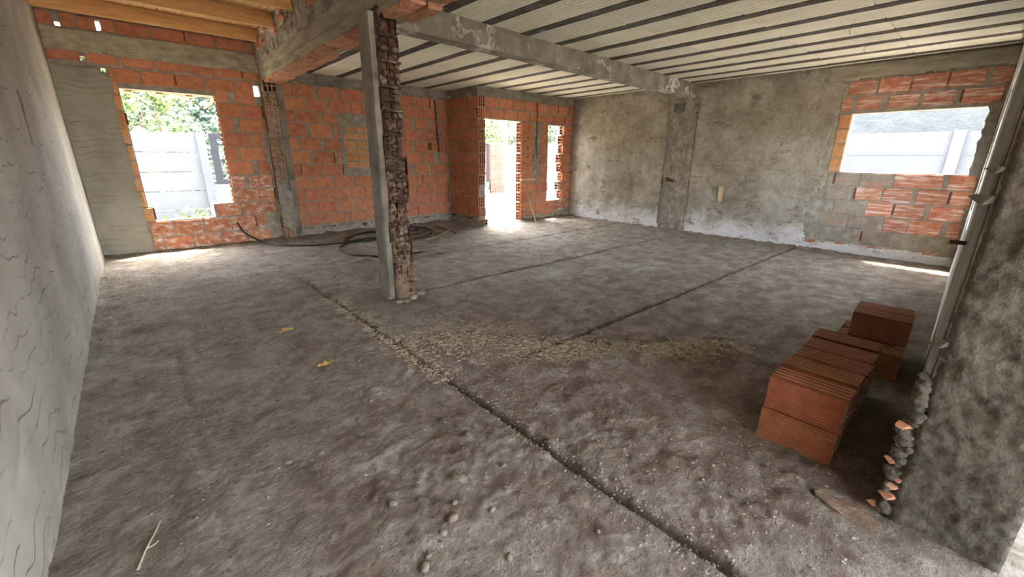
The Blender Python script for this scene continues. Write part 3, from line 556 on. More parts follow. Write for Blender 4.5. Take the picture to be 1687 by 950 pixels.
m = MB(); pp = onX((1105, 297), XR-.03)
for k, (dy, dz, ry, rz2) in enumerate(((0, 0, .05, .035), (.07, .02, .045, .04), (-.05, -.01, .02, .02))): m.obox((XR-.036, pp.y+dy, pp.z+dz), Vector((.006, 0, 0)), Vector((0, ry, .006)), Vector((0, .004, rz2)))
m.build('broken_hole', 'brick_cell', rw)
# window right side plaster jamb
sheet('plaster_jamb', lambda u, v, d: (XR-.02+u, RWIN[0]+d, v), -.02, .19, RWIN[2], RWIN[3], .03, lambda u, v: True, lambda u, v: .02+.03*fb(u*6, v*8, 60), 'concrete', rw)

# ---- thick wall on the near right: rough end and a grazing white face
NW0, NW1 = Vector((2.12, 0.00)), Vector((XR+.05, .155)); TH = .335
nwd = (NW1-NW0).normalized(); nwn = Vector((-nwd.y, nwd.x))
def nface(u, v, d): p = NW0+nwd*u+nwn*d; return (p.x, p.y, v)
FILL_OPENING = (3.0, 5.6, .85, 2.25)  # unseen opening, added to let daylight onto the ceiling and mid floor
nw = core('wall_near_right', lambda u, v, d: nface(u, v, d-.006), .03, (NW1-NW0).length, -.1, 3.2, TH-.01, [FILL_OPENING], 'mortar'); tag(nw, 'end of a thick rough-rendered wall with broken brick corner', kind='structure')
sheet('plaster_end', lambda u, v, d: (NW0.x+.03-d-.0*u, NW0.y-u, v), 0.0, TH, -.02, 3.2, .0125, lambda u, v: u > .010*(1+fb(v*6, 3))*sm(.3, .6, v)+.02*max(0, fb(v*9, 5))*sm(.9, .5, v),
      lambda u, v: .026+.010*fb(u*9, v*9, 70, 4)+.010*fb(u*32, v*32, 71, 3)-.02*sm(.03, 0, u)-.012*sm(.31, TH, u), 'plaster_stub', nw, smooth=True)
sheet('cement_face', nface, .05, 2.2, -.02, ZC+.02, .05, lambda u, v: True, lambda u, v: .003+.004*fb(u*2, v*2, 81), 'concrete', nw)
sheet('plaster_face', nface, 2.2, (NW1-NW0).length-.1, -.02, ZC+.02, .06, lambda u, v: not (FILL_OPENING[0] < u < FILL_OPENING[1] and FILL_OPENING[2] < v < FILL_OPENING[3]), lambda u, v: .004+.004*fb(u*2, v*2, 80), 'plaster_white', nw)
# broken brick and mortar teeth along the corner
def rock(r, seed, sq=(1, 1, 1), sub=1):
    bm = bmesh.new(); bmesh.ops.create_icosphere(bm, subdivisions=sub, radius=1); rd = random.Random(seed)
    for v in bm.verts:
        k = 1+.35*mn.noise(v.co*1.3+Vector((seed*3.1, 0, 0)))+rd.uniform(-.12, .12); v.co = Vector((v.co.x*sq[0], v.co.y*sq[1], v.co.z*sq[2]))*k*r
    vs_ = [v.co.copy() for v in bm.verts]; fs = [[v.index for v in f.verts] for f in bm.faces]; bm.free(); return vs_, fs
rd = random.Random(5)
for i in range(34):
    p = onX((1470, 846-i*7.2+rd.uniform(-4, 4)), NW0.x+.01); z = p.z
    vs_, fs = rock(rd.uniform(.016, .034), i, (1, .9, .8), 2); m = MB(); m.add(vs_, fs); o = m.build('mortar_lump', 'plaster_stub', nw, smooth=True); o.location = (NW0.x+.03+rd.uniform(-.01, .02), NW0.y+rd.uniform(-.005, .02), z)
for i, (px, py, s) in enumerate(((1462,815,.040),(1440,828,.03),(1470,800,.032),(1452,838,.026),(1480,790,.028),(1468,757,.03),(1482,735,.022),(1487,700,.04),(1500,720,.025),(1548,565,.045),(1556,590,.03),(1618,330,.05),(1640,280,.035))):
    p = onX((px, py), NW0.x+.02); m = MB(); r2 = random.Random(i)
    V = [(r2.uniform(-.4, .2)*s, s*(.45+r2.random()*.5), r2.uniform(-.3, .3)*s), (r2.uniform(-.5, .5)*s, s*r2.uniform(.3, .7), r2.uniform(-.3, .3)*s), (.5*s, .1*s, -.25*s), (-.6*s, 0, -.3*s), (-.5*s, -.4*s, .35*s), (.6*s, -.5*s, .3*s), (.1*s, -.9*s, 0), (0, .35*s, .42*s)]
    bm = bmesh.new(); [bm.verts.new(v) for v in V]; bmesh.ops.convex_hull(bm, input=bm.verts); bm.verts.index_update()
    keepv = [v for v in bm.verts if v.link_faces]; ix = {v: k for k, v in enumerate(keepv)}
    m.add([v.co.copy() for v in keepv], [[ix[v] for v in f.verts] for f in bm.faces]); bm.free()
    o = m.build('brick_shard', 'brick_shard' if i < 9 else 'plaster_stub', nw); o.location = (NW0.x+.02, p.y, p.z)
m = MB(); m.tube([nface(1.3, 1.02, .0), nface(1.3, 1.02, .07)], .012); m.build('steel_stub', 'rust_iron', nw)

# ---- slab: precast joists with grooved polystyrene blocks between
JX = [2.72, 3.30, 3.90, 4.52, 5.13, 5.73, 6.30, 6.85, 7.39, 7.93, 8.45]
m = MB(); m.box((2.0, -.45, ZC+.05), (XR+.2, YB+.2, ZC+.42)); ceil = m.build('ceiling', 'concrete_dark'); tag(ceil, 'slab ceiling of precast joists and grooved foam blocks', kind='structure')
def eps_mesh(wd, ln, seed):
    m = MB(); r = random.Random(seed); n = 8; prof = []
    for k in range(n):
        a = -wd/2+wd*k/n; b = -wd/2+wd*(k+1)/n; gp = .010
        prof += [(a+gp, 0), (b-gp*.2, 0), (b, .013), (b+gp*.7, .013)] if k < n-1 else [(a+gp, 0), (b-.006, 0), (b, .006)]
    prof = [(-wd/2, .008)]+prof; L = len(prof); ys_ = [-ln/2, -ln/2+.01, ln/2-.01, ln/2]; V = []
    for q, y in enumerate(ys_):
        for x, z in prof: V.append((x, y, z+(.006 if q in (0, 3) else 0)+r.uniform(-.0008, .0008)))
    F = [(q*L+k, q*L+k+1, (q+1)*L+k+1, (q+1)*L+k) for q in range(3) for k in range(L-1)]
    V += [(-wd/2, -ln/2, .07), (wd/2, -ln/2, .07), (wd/2, ln/2, .07), (-wd/2, ln/2, .07)]; t = 4*L
    F += [(0, 3*L, t+3, t), (L-1, 4*L-1, t+2, t+1), tuple(range(L))+(t+1, t), tuple(range(3*L, 4*L))+(t+2, t+3)]
    m.add(V, F); return m.mesh('foam_block', 'eps', recalc=False)
EM = {}
def foam(cx, wd, y0, y1):
    k = (round(wd, 2), round(y1-y0, 2))
    if k not in EM: EM[k] = eps_mesh(wd, y1-y0-.006, len(EM))
    o = link('foam_block', EM[k], ceil); o.location = (cx, (y0+y1)/2, ZC+random.uniform(-.004, .004)); o.rotation_euler = (random.uniform(-.002, .002), random.uniform(-.004, .004), 0)
for a, b in zip([2.12]+JX, JX+[XR+.02]):
    cx, wd = (a+b)/2, b-a-.14
    for y0, y1 in ((-.45, .18), (.18, 1.15), (1.15, 2.12), (2.12, 3.10), (3.10, 4.36)): foam(cx, wd, y0, y1)
    yend = YB if b < XE+.4 else YD
    y = 4.36
    while y < yend-.02: y1 = min(y+1.0, yend); foam(cx, wd, y, y1); y = y1
jm = {}
for x in JX:
    for y0, y1 in ((-.45, 4.36), (4.36, YB if x < XE+.2 else YD)):
        m = MB(); n = 40
        V = []
        for q in range(n+1):
            y = y0+(y1-y0)*q/n; dz = .004*mn.noise(Vector((x*3, y*2, 0))); wv = .004*mn.noise(Vector((x*5, y*5, 4)))
            V += [(x-.076, y, ZC+.08), (x-.074+wv, y, ZC+.004+dz), (x-.066+wv, y, ZC-.006+dz), (x+.066+wv, y, ZC-.006+dz), (x+.074+wv, y, ZC+.004+dz), (x+.076, y, ZC+.08)]
        m.add(V, [(q*6+k, q*6+k+1, q*6+k+7, q*6+k+6) for q in range(n) for k in range(5)]); m.build('joist', 'joist_concrete', ceil, recalc=False)
# loose tie wires hanging from the slab
for i, (px, py, L) in enumerate(((650, 85, .16), (710, 98, .10), (920, 128, .12), (1410, 30, .16), (1430, 72, .10))):
    p = onZ((px, py), ZC+.01); m = MB(); r2 = random.Random(i)
    pts = [p+Vector((.06*math.sin(t*2.2+i)*t, .04*math.sin(t*3)*t, -L*t)) for t in [k/8 for k in range(9)]]; m.tube(pts, .0022, 5); m.build('tie_wire', 'wire', ceil)

# ---- timber roof over the left bay
m = MB(); m.box((XL-.2, -3.2, 3.40), (2.05, YB+.2, 3.46)); roof = m.build('roof_deck', 'deck'); tag(roof, 'timber board roof deck over the left bay', kind='structure')
bx_ = XL-.02; dm = None
while bx_ < 1.93:
    if dm is None: mm = MB(); mm.box((-.066, -5.9, -.01), (.066, 5.9, .01)); dm = mm.mesh('board', 'deck')
    o = link('board', dm, roof); o.location = (bx_+.07, YB-5.72, 3.388+random.uniform(-.002, .002)); bx_ += .14
JT = [8.32, 7.32, 6.32, 5.32, 4.32, 3.32]
words = ['closest to the back window wall', 'second from the back window wall', 'third from the back window wall']
for i, y in enumerate(JT):
    m = MB(); m.box((XL-.05, y-.035, 3.195), (2.0, y+.035, 3.378)); o = m.build('roof_joist', 'timber')
    bv = o.modifiers.new('bevel', 'BEVEL'); bv.width = .006
    tag(o, 'planed pine roof joist, '+(words[i] if i < 3 else ('fourth', 'fifth', 'sixth')[i-3]+' from the back window wall'), 'joist', 'pine roof joists over the left bay')

# ================================================================== BEAMS AND COLUMN
def beam_sheeted(name, pts, z0, z1, wd, mat, label, dispf):
    """beam between two plan points; faces carry relief"""
    a, b = Vector(pts[0]), Vector(pts[1]); d = (b-a).normalized(); n = Vector((-d.y, d.x)); L = (b-a).length
    ob = empty(name, (a.x, a.y, z0)); tag(ob, label, 'beam')
    def P(s, v, off): q = a+d*s+n*off; return (q.x, q.y, v)
    m = MB(); nu = int(L/.035); prof = [(z1, 0), ]; nvv = 9
    ring = [(z0+(z1-z0)*(1-k/nvv), 0., 0) for k in range(nvv+1)]+[(z0, wd*k/5, 1) for k in range(1, 5)]+[(z0+(z1-z0)*k/nvv, wd, 2) for k in range(nvv+1)]
    K = len(ring)
    for q in range(nu+1):
        s = L*q/nu
        for (v, off, side) in ring:
            e = dispf(s, v, off, side); m.v.append(P(s, v-(e if side == 1 else 0), off-(e if side == 0 else 0)+(e if side == 2 else 0)))
    m.f = [(q*K+k, q*K+k+1, (q+1)*K+k+1, (q+1)*K+k) for q in range(nu) for k in range(K-1)]
    m.f += [(q*K, (q+1)*K, (q+1)*K+K-1, q*K+K-1) for q in range(nu)]+[tuple(range(K)), tuple(range(nu*K, nu*K+K))[::-1]]; m.mi = [0]*len(m.f)
    m.build('beam_body', mat, ob, smooth=False); return ob, P, L
# long beam from the back wall over the column and on towards the camera
bd = lambda s, v, off, side: .006*fb(s*2, v*7, 3+side)+.004*fb(s*12, v*12, 5)-(.012*sm(.035, .0, abs(v-2.80+.012*fb(s*2, 8))) if side == 2 else 0)-(.05*max(0, fb(s*3, v*3, 12)-.25) if side == 2 and v < 2.75 else 0)
beam1, P1, L1 = beam_sheeted('concrete_beam', ((2.18, -.6), (2.26, YB)), 2.665, 2.94, .30, 'concrete_formed', 'long board-marked concrete beam running over the column to the back wall', bd)
# brick remains of the partition's top course stuck under it
s = .2; k = 0
while s < L1-.05:
    L = random.uniform(.20, .36); y = -.6+s+L/2; xx = 2.18+.08*s/L1
    if not (3.86 < y < 4.32):
        for half in range(2):
            if random.random() < .93:
                wv = random.uniform(.10, .14); o = link('brick', face_mesh('brick_shard', random.randrange(5)), beam1)
                o.location = (xx-.075-.14*half+random.uniform(-.012, .012), y+random.uniform(-.03, .03), 2.652+random.uniform(-.004, .01)); o.scale = (.135, .05+.03*random.random(), L*.95)
                o.rotation_euler = (math.pi/2+random.uniform(-.05, .05), random.uniform(-.06, .06), random.uniform(-.08, .08))
    s += L+.015
# rough parapet above it up to the deck
par = core('wall_above_beam', lambda u, v, d: (1.97-d, u, v), -3.0, YB, 2.90, 3.40, .2, [], 'mortar'); tag(par, 'rough mortar infill between the long beam and the timber deck', kind='structure')
pmap = lambda u, v, d: (1.97-.055*(YB-u)/YB-d, u, v)
sheet('mortar_face', pmap, -.6, YB-.005, 2.92, 3.39, .024, lambda u, v: not any(abs(u-y) < .045 and v > 3.18 for y in JT), lambda u, v: .01+.035*fb(u*3, v*3, 90)*sm(2.92, 3.0, v)+.02*fb(u*14, v*10, 91, 3), 'parapet', par)
for i in range(26):
    u = random.uniform(4.6, YB-.1); v = random.uniform(3.14, 3.34); put = link('brick', face_mesh('brick_floor_wall', i % 5), par); put.location = pmap(u, v, .015); put.scale = (random.uniform(.1, .22), .05, random.uniform(.05, .11)); put.rotation_euler = (0, random.uniform(-.3, .3), -math.pi/2)
# cross beam from the column to the right wall
bd2 = lambda s, v, off, side: .005*fb(s*1.4, v*6, 23+side)+.003*fb(s*12, v*12, 25)-(.03*max(0, fb(s*4, v*4, 27)-.35))
beam2, P2, L2 = beam_sheeted('concrete_beam', ((2.06, 4.11), (XR-.0, 4.33)), 2.635, ZC+.06, .20, 'concrete_dark', 'stained concrete cross beam from the column to the right wall', bd2)

colm = empty('concrete_column', (1.96, 4.1, 0)); tag(colm, 'broken concrete column with toothed brick ends standing in mid room', 'column')
m = MB(); n = 90; prev = None
for q in range(n+1):
    z = -.02+2.70*q/n; w_ = lambda k, a=1.: a*(.008*mn.noise(Vector((k*5, z*3, 1)))+.006*mn.noise(Vector((k*9, z*11, 2))))
    chip = .022*sm(1.45, 1.30, z)*(.6+.6*mn.noise(Vector((0, z*5, 7))))
    pts = [(1.835+w_(1), 4.20), (1.835+w_(1)*.6, 4.03+w_(3)), (1.842+chip*.3+w_(2), 3.985+chip+w_(4)), (1.872+chip+w_(5), 3.978+w_(6)*.5), (1.93+w_(8), 3.985), (2.06, 4.0), (2.06, 4.2)]
    m.v += [(x, y, z) for x, y in pts]
K = 7; m.f = [(q*K+k, q*K+(k+1) % K, (q+1)*K+(k+1) % K, (q+1)*K+k) for q in range(n) for k in range(K)]+[tuple(range(K))[::-1], tuple(range(n*K, n*K+K))]; m.mi = [0]*len(m.f)
m.build('shaft', 'concrete', colm)
m = MB(); m.box((1.895, 3.97, 0), (2.06, 4.05, 2.66)); m.build('mortar_core', 'brick_cell', colm)
z = .0; i = 0; rq = random.Random(8)
while z < 2.62:
    hh = .209; off = (.0, .012, .018, -.006, .004, .02, .01, -.004, .014, .0, .016, .006, .0)[i % 13]
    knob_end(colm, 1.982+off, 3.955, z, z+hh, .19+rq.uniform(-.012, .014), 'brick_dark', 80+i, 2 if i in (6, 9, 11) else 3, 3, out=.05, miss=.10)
    z += hh; i += 1
sheet('mortar_smear', lambda u, v, d: (u, 3.955-d, v), 1.885, 2.10, 0, 1.12, .022, lambda u, v: abs(u-1.985-.025*sm(.3, 0, v)) < .088+.03*fb(v*5, 3)+.03*sm(.35, 0, v) and (v < .62+.1*fb(u*7, 5) or fb(u*6, v*5, 6) > .1), lambda u, v: .022+.03*fb(u*9, v*9, 2)+.03*sm(.4, .0, v), 'brick_mud', colm)
for i in range(10):
    vs_, fs = rock(random.uniform(.02, .05), 300+i, (1.2, 1, .6)); m = MB(); m.add(vs_, fs); o = m.build('rubble', 'rough_chase', colm); o.location = (1.98+random.uniform(-.14, .2), 3.95+random.uniform(-.16, .06), .03)

# ================================================================== THINGS
# ---- loose hollow bricks, two stacks
BL, BW, BH = .335, .182, .184
def loose_mesh(seed):
    m = hollow_mesh(3, 3, BL-.004, BW-.008, BH-.0035, .12, 0, seed, .011, .0015); r = random.Random(seed)
    for side in range(4):
        tb = side < 2; n = 5 if tb else 11; span = BW if tb else BH; g = .011 if tb else .0022
        for k in range(n):
            a = -span/2+span*k/n+(g if k else 0)*.5; b = -span/2+span*(k+1)/n-(g if k < n-1 else 0)*.5
            h0, h1 = (BH/2-.006, BH/2) if tb else (BW/2-.006, BW/2); sg = 1 if side % 2 == 0 else -1
            y0, y1 = -BL/2+r.uniform(0, .004), BL/2-r.uniform(0, .004)
            lo, hi = sorted((sg*h0, sg*h1))
            if tb: m.box((a, y0, lo), (b, y1, hi), 2)
            else: m.box((lo, y0, a), (hi, y1, b), 2)
    return m.mesh('hollow_brick', ['brick_groove_lit', 'brick_cell', 'brick_loose'], recalc=False)
LM = [loose_mesh(k) for k in range(4)]
def loose(x, y, layer, label, group, rz=0., dz=0.):
    o = link('hollow_brick', LM[random.randrange(4)]); o.location = (x, y, .004+BH*(layer+.5)+dz+.002*layer); o.rotation_euler = (0, random.uniform(-.008, .008), rz+random.uniform(-.012, .012)); tag(o, label, 'brick', group); return o
xs5 = [2.415, 2.612, 2.803, 2.995, 3.215]; ordw = ['first', 'second', 'third', 'fourth', 'fifth']; dy5 = [.0, .004, -.004, .002, .012]
for i in range(5):
    for lay, nm in ((0, 'bottom'), (1, 'top')):
        loose(xs5[i], .392+dy5[i]+(.008 if lay == 0 else 0), lay, f'red hollow clay brick, {nm} layer of the large near stack, {ordw[i]} from its front face', 'bricks in the large near stack')
loose(3.755, .322, 0, 'red hollow clay brick on the floor in front of the small far stack', 'bricks in the small far stack')
loose(3.962, .392, 0, 'red hollow clay brick, bottom layer of the small far stack, nearer one', 'bricks in the small far stack')
loose(4.160, .400, 0, 'red hollow clay brick, bottom layer of the small far stack, farther one', 'bricks in the small far stack')
loose(3.975, .330, 1, 'red hollow clay brick, top layer of the small far stack, nearer one', 'bricks in the small far stack', .05)
loose(4.165, .345, 1, 'red hollow clay brick, top layer of the small far stack, farther one', 'bricks in the small far stack', .05)

# ---- black hose lying in loops by the back wall
def spline(P, n=12):
    out = []
    for i in range(len(P)-1):
        p0, p1, p2, p3 = P[max(i-1, 0)], P[i], P[i+1], P[min(i+2, len(P)-1)]
        for k in range(n):
            t = k/n; out.append(.5*((2*p1)+(p2-p0)*t+(2*p0-5*p1+4*p2-p3)*t*t+(3*p1-p0-3*p2+p3)*t**3))
    return out+[P[-1]]
def hose(name, pix, r, mat, label, cat='hose'):
    P = []
    for q in pix:
        p = onZ(q[:2], .03); p.z = max(fz(p.x, p.y), 0)+r
        if p.y > YB-.13: p = onY(q[:2], YB-.10); p.z = max(p.z, .08)
        P.append(p)
    m = MB(); m.tube(spline(P), r, 8); o = m.build(name, mat, None, smooth=True); tag(o, label, cat); return o
hp = [(391,366),(402,382),(420,396),(445,401),(480,403),(520,402),(560,399),(600,396),(640,394),(680,392),(702,387),(712,381),(704,375),(680,373),(650,377),(635,384),(632,391),(610,394),(580,397),(562,404),(561,411),(575,417),(600,420),(640,421),(670,418),(696,413)]
hose('hose', hp, .014, 'hose', 'black plastic hose snaking out of the coil, free end by the column')
hose('hose', [(565,398),(585,386),(610,380),(640,377),(680,373),(705,375),(695,382),(660,387),(630,390),(600,392),(575,396),(570,391),(600,383),(650,380),(690,376),(668,372),(640,375)], .014, 'hose', 'coil of black plastic hose lying against the back brick wall')
hose('hose', [(700,393),(718,389),(735,381),(742,377)], .012, 'hose_pale', 'pale dusty hose end lying near the inner brick corner')
hose('cable', [(715,372),(725,374),(738,378),(750,383)], .010, 'hose', 'short black cable crossing the pale hose end near the inner corner', 'cable')
hose('cord', [(578,393),(590,388),(608,388),(610,392),(596,394),(580,394)], .007, 'hose_pale', 'small loop of pale cord inside the black hose coil', 'cord')

# ---- stick and batten at the pier, batten on the right wall
a = onZ((883, 366), .02); a.y = min(a.y, YD-.1); b = onY((868, 318), YD-.03)
m = MB(); m.tube([a, a.lerp(b, .5)+Vector((.006, 0, 0)), b], .011, 6, taper=.007); tag(m.build('stick', 'scrap_wood'), 'thin wooden stick leaning on the brick pier beside the doorway', 'stick')
p0, p1 = onY((857, 296), YD-.02), onY((880, 296), YD-.02); m = MB(); m.box((p0.x, YD-.05, p0.z-.022), (p1.x, YD-.008, p0.z+.022)); o = m.build('batten', 'scrap_wood'); tag(o, 'short wooden batten nailed level across the brick pier', 'batten')
p0, p1 = onX((1188, 307), XR-.03), onX((1186, 331), XR-.03); m = MB(); m.obox(((p0+p1)/2)+Vector((-.01, 0, 0)), Vector((.014, 0, 0)), Vector((0, .036, 0)), Vector((0, (p0.y-p1.y)/2, (p0.z-p1.z)/2))); o = m.build('batten', 'scrap_wood'); tag(o, 'short pale wooden batten fixed upright on the rendered right wall', 'batten')
for zz in (.25, .75):
    nl = MB(); c = p1.lerp(p0, zz)+Vector((-.03, 0, 0)); nl.tube([c, c+Vector((.01, 0, 0))], .005, 6); nl.build('nail', 'rust_iron', o)

# ---- litter on the floor
def leaf(px, py, s, seed, label):
    p = onZ((px, py)); m = MB(); r2 = random.Random(seed); n = 10; V = [(0, 0, .006)]
    for k in range(n): t = 2*math.pi*k/n; rr_ = s*(.7+.5*r2.random())*(1.3 if k % 5 == 0 else 1); V.append((rr_*math.cos(t), rr_*.6*math.sin(t), .012+.018*r2.random()))
    V += [(x, y, z-.004) for x, y, z in V]; N = n+1
    m.add(V, [(0, 1+k, 1+(k+1) % n) for k in range(n)]+[(N, N+1+(k+1) % n, N+1+k) for k in range(n)]+[(1+k, N+1+k, N+1+(k+1) % n, 1+(k+1) % n) for k in range(n)])
    o = m.build('dry_leaf', 'leaf_yellow'); o.location = (p.x, p.y, fz(p.x, p.y)); tag(o, label, 'leaf')
leaf(472, 547, .055, 1, 'flat yellow dry leaf on the floor, farther of the two'); leaf(536, 603, .042, 2, 'crumpled yellow dry leaf on the floor, nearer of the two')
def stick(pts, r, label, name='twig', mat='straw'):
    P = [onZ(q) for q in pts]
    for p in P: p.z = max(fz(p.x, p.y), 0)+r+.004
    m = MB(); m.tube(spline(P, 6), r, 6, taper=r*.5); tag(m.build(name, mat), label, 'twig')
stick([(228,940),(243,905),(256,880),(265,860)], .004, 'long dry twig on the floor at the lower left'); stick([(243,905),(254,900),(262,893)], .003, 'short dry side twig lying beside the long twig')
stick([(487,575),(478,563),(470,548)], .0025, 'thin dry twig beside the flat yellow leaf'); stick([(1065,610),(1070,600),(1066,595),(1075,622)], .003, 'curled straw stalk in the straw patch at centre right')
for i in range(26):
    if i < 8: px, py, s = ((372,542,.020),(326,577,.02),(475,762,.016),(745,855,.022),(730,880,.016),(648,835,.018),(612,660,.016),(700,935,.02))[i]
    else: px, py, s = random.uniform(180, 1000), random.uniform(520, 930), random.uniform(.008, .014)
    p = onZ((px, py)); vs_, fs = rock(s, 400+i, (1.2, 1, .6), 2); m = MB(); m.add(vs_, fs); o = m.build('mortar_clod', 'clod', smooth=True); o.location = (p.x, p.y, fz(p.x, p.y)+s*.25); o.rotation_euler = (0, 0, random.random()*6)
    tag(o, 'small crumb of hardened mortar lying loose on the floor', 'rubble', 'mortar crumbs scattered on the floor')
p = onZ((1392, 842)); m = MB(); r3 = random.Random(4); N = 11; ring = [(.15*math.cos(2*math.pi*k/N)*r3.uniform(.75, 1.1), .055*math.sin(2*math.pi*k/N)*r3.uniform(.75, 1.15)) for k in range(N)]
V = [(x, y, -.02) for x, y in ring]+[(x*.96, y*.94, .006+r3.uniform(0, .012)) for x, y in ring]+[(0, 0, .018)]
m.add(V, [(k, (k+1) % N, N+(k+1) % N, N+k) for k in range(N)]+[(N+k, N+(k+1) % N, 2*N) for k in range(N)]); o = m.build('brick_fragment', 'brick_mud'); o.location = (p.x, p.y, fz(p.x, p.y)+.006); o.rotation_euler = (0, 0, 1.45); tag(o, 'worn flat brick fragment bedded in the floor at the foot of the near wall', 'rubble')
g = MB(); r2 = random.Random(77)
def bit(mb, x, y, s, q=.6):
    z = fz(x, y); a = r2.random()*6.28; c, s_ = math.cos(a), math.sin(a); V = []
    for dx, dy, dz in ((-1,-.7,0),(1,-.6,0),(.9,.7,0),(-.8,.8,0),(0,0,1.1)): dx += r2.uniform(-.3, .3); dy += r2.uniform(-.3, .3); V.append((x+s*(c*dx-s_*dy), y+s*(s_*dx+c*dy), z-.001+s*q*dz))
    mb.add(V, [(0,1,4),(1,2,4),(2,3,4),(3,0,4)])
for i in range(5200):
    k = r2.random()
    if k < .30: y = r2.uniform(.3, 6); x = 1.375+r2.gauss(0, .05)
    elif k < .42: x = r2.uniform(1.4, 4.5); y = 2.10+r2.gauss(0, .06)
    elif k < .58: x = r2.gauss(1.75, .25); y = r2.uniform(.3, 3.6)
    elif k < .68: x = r2.gauss(2.4, .5); y = abs(r2.gauss(.25, .3))
    elif k < .80: x = r2.uniform(2.2, XE); y = YB-abs(r2.gauss(.05, .12))
    else: x = r2.uniform(-.45, 5); y = r2.uniform(.2, 8.2)
    if x < -.46 or x > XR-.03 or y > YB-.02 or (x > 2.0 and y < .2) or math.hypot(x-1.97, y-4.05) < .2 or y > YB-.12: continue
    bit(g, x, y, r2.uniform(.003, .009)*(1.2 if r2.random() < .06 else 1))
go = g.build('floor_gravel', 'gravel', recalc=False); tag(go, 'fine grit and mortar crumbs strewn over the floor', 'gravel', kind='stuff')
g = MB()
for i in range(5200):
    k = i % 5
    if k == 0: c = onZ((1130+r2.gauss(0, 50), 575+r2.gauss(0, 7)))
    elif k == 1: c = onZ((930+r2.gauss(0, 45), 575+r2.gauss(0, 10)))
    elif k == 2: c = onZ((760+r2.gauss(0, 60), 560+r2.gauss(0, 16)))
    elif k == 3: c = onZ((260+r2.gauss(0, 80), 480+r2.gauss(0, 25)))
    else: c = Vector((1.375+r2.gauss(0, .05), r2.uniform(2.2, 4.5), 0))
    if c.x < -.44 or c.y > YB-.12 or math.hypot(c.x-1.97, c.y-4.05) < .2: continue
    a = r2.random()*6.28; L = r2.uniform(.007, .024); z = max(fz(c.x, c.y), -.02)+r2.uniform(.002, .008); d = Vector((math.cos(a), math.sin(a), r2.uniform(-.15, .15)))*L; n = Vector((-d.y, d.x, 0))*.16
    g.add([Vector((c.x, c.y, z))-d-n, Vector((c.x, c.y, z))-d+n, Vector((c.x, c.y, z))+d+n, Vector((c.x, c.y, z))+d-n, Vector((c.x, c.y, z+.003))], [(0,1,4),(1,2,4),(2,3,4),(3,0,4),(3,2,1,0)])
tag(g.build('straw_litter', 'straw', recalc=False), 'chopped straw and seed husks swept across the floor', 'straw', kind='stuff')
m = MB(); m.obox((onY((407, 385), YB-.05)), Vector((.03, 0, 0)), Vector((0, .004, 0)), Vector((0, 0, .02)))

# ================================================================== OUTDOORS
GZ = -.12
m = MB(); n = 60
for i in range(n+1):
    for j in range(n+1):
        x, y = -40+i*100/n, -40+j*100/n; m.v.append((x, y, GZ-(.15 if -1 < x < 9.2 and -5 < y < 9 else 0)+.03*fb(x*.4, y*.4, 1)))
m.f = [(i*(n+1)+j, (i+1)*(n+1)+j, (i+1)*(n+1)+j+1, i*(n+1)+j+1) for i in range(n) for j in range(n)]; m.mi = [0]*len(m.f)
tag(m.build('ground', 'ground', smooth=True, recalc=False), 'pale dry earth yard outside', kind='structure')
def fence(label, p0, p1, top, ph, npan, step, posts=True, group=None):
    """precast concrete fence: slotted posts, stacked panels"""
    a, b = Vector(p0), Vector(p1); d = (b-a).normalized(); nn = Vector((-d.y, d.x)); L = (b-a).length; f = empty('precast_fence', (a.x, a.y, GZ)); tag(f, label, 'fence')
    k = int(L/step)
    up = Vector((0, 0, 1)); d3 = Vector((d.x, d.y, 0)); n3 = Vector((nn.x, nn.y, 0))
    pm = MB(); pm.obox((0, 0, 0), Vector((step/2-.04, 0, 0)), Vector((0, .025, 0)), Vector((0, 0, ph/2-.008))); pm.box((-step/2+.04, -.036, -ph/2+.008), (step/2-.04, .036, -ph/2+.03)); pme = pm.mesh('panel', 'fence')
    qm = MB(); qm.box((-.085, -.09, GZ-.2), (.085, .09, top+.01)); qme = qm.mesh('post', 'fence'); ang = math.atan2(d.y, d.x)
    for q in range(k+1):
        c = a+d*step*q; o = link('post', qme, f); o.location = (c.x, c.y, 0); o.rotation_euler = (0, 0, ang)
        if q < k:
            c = a+d*step*(q+.5)
            for v in range(npan): o = link('panel', pme, f); o.location = (c.x, c.y, top-ph*(v+.5)); o.rotation_euler = (0, 0, ang)
    return f
YF = 13.1
postx = onY((340, 280), YF).x
fence('white precast panel fence seen through the square back window', (postx-2.0*4, YF), (postx+.01, YF), onY((280, 217.5), YF).z, onY((300, 250.6), YF).z-onY((300, 282.6), YF).z, 6, 2.0)
XF = 11.9
py_ = onX((1572, 255), XF).y
ph = onX((1450, 219), XF).z-onX((1450, 256), XF).z
fence('white precast panel fence seen through the high right window and the narrow slot', (XF, py_-2*3), (XF, py_+2*6+.02), onX((1450, 219), XF).z, ph, 5, 2.0)
# stucco neighbour wall above it
m = MB(); n = 40
for i in range(n+1):
    for j in range(17): y, z = -6+i*16/n, -1+j*6/16; m.v.append((XF+2.6+.10*fb(y*1.5, z*1.5, 3), y, z))
m.f = [(i*17+j, (i+1)*17+j, (i+1)*17+j+1, i*17+j+1) for i in range(n) for j in range(16)]; m.mi = [0]*len(m.f)
o = m.build('neighbour_wall', 'stucco', smooth=True, recalc=False); so = o.modifiers.new('solid', 'SOLIDIFY'); so.thickness = .2; tag(o, 'rough pale stucco wall of the neighbour behind the right fence', 'wall')
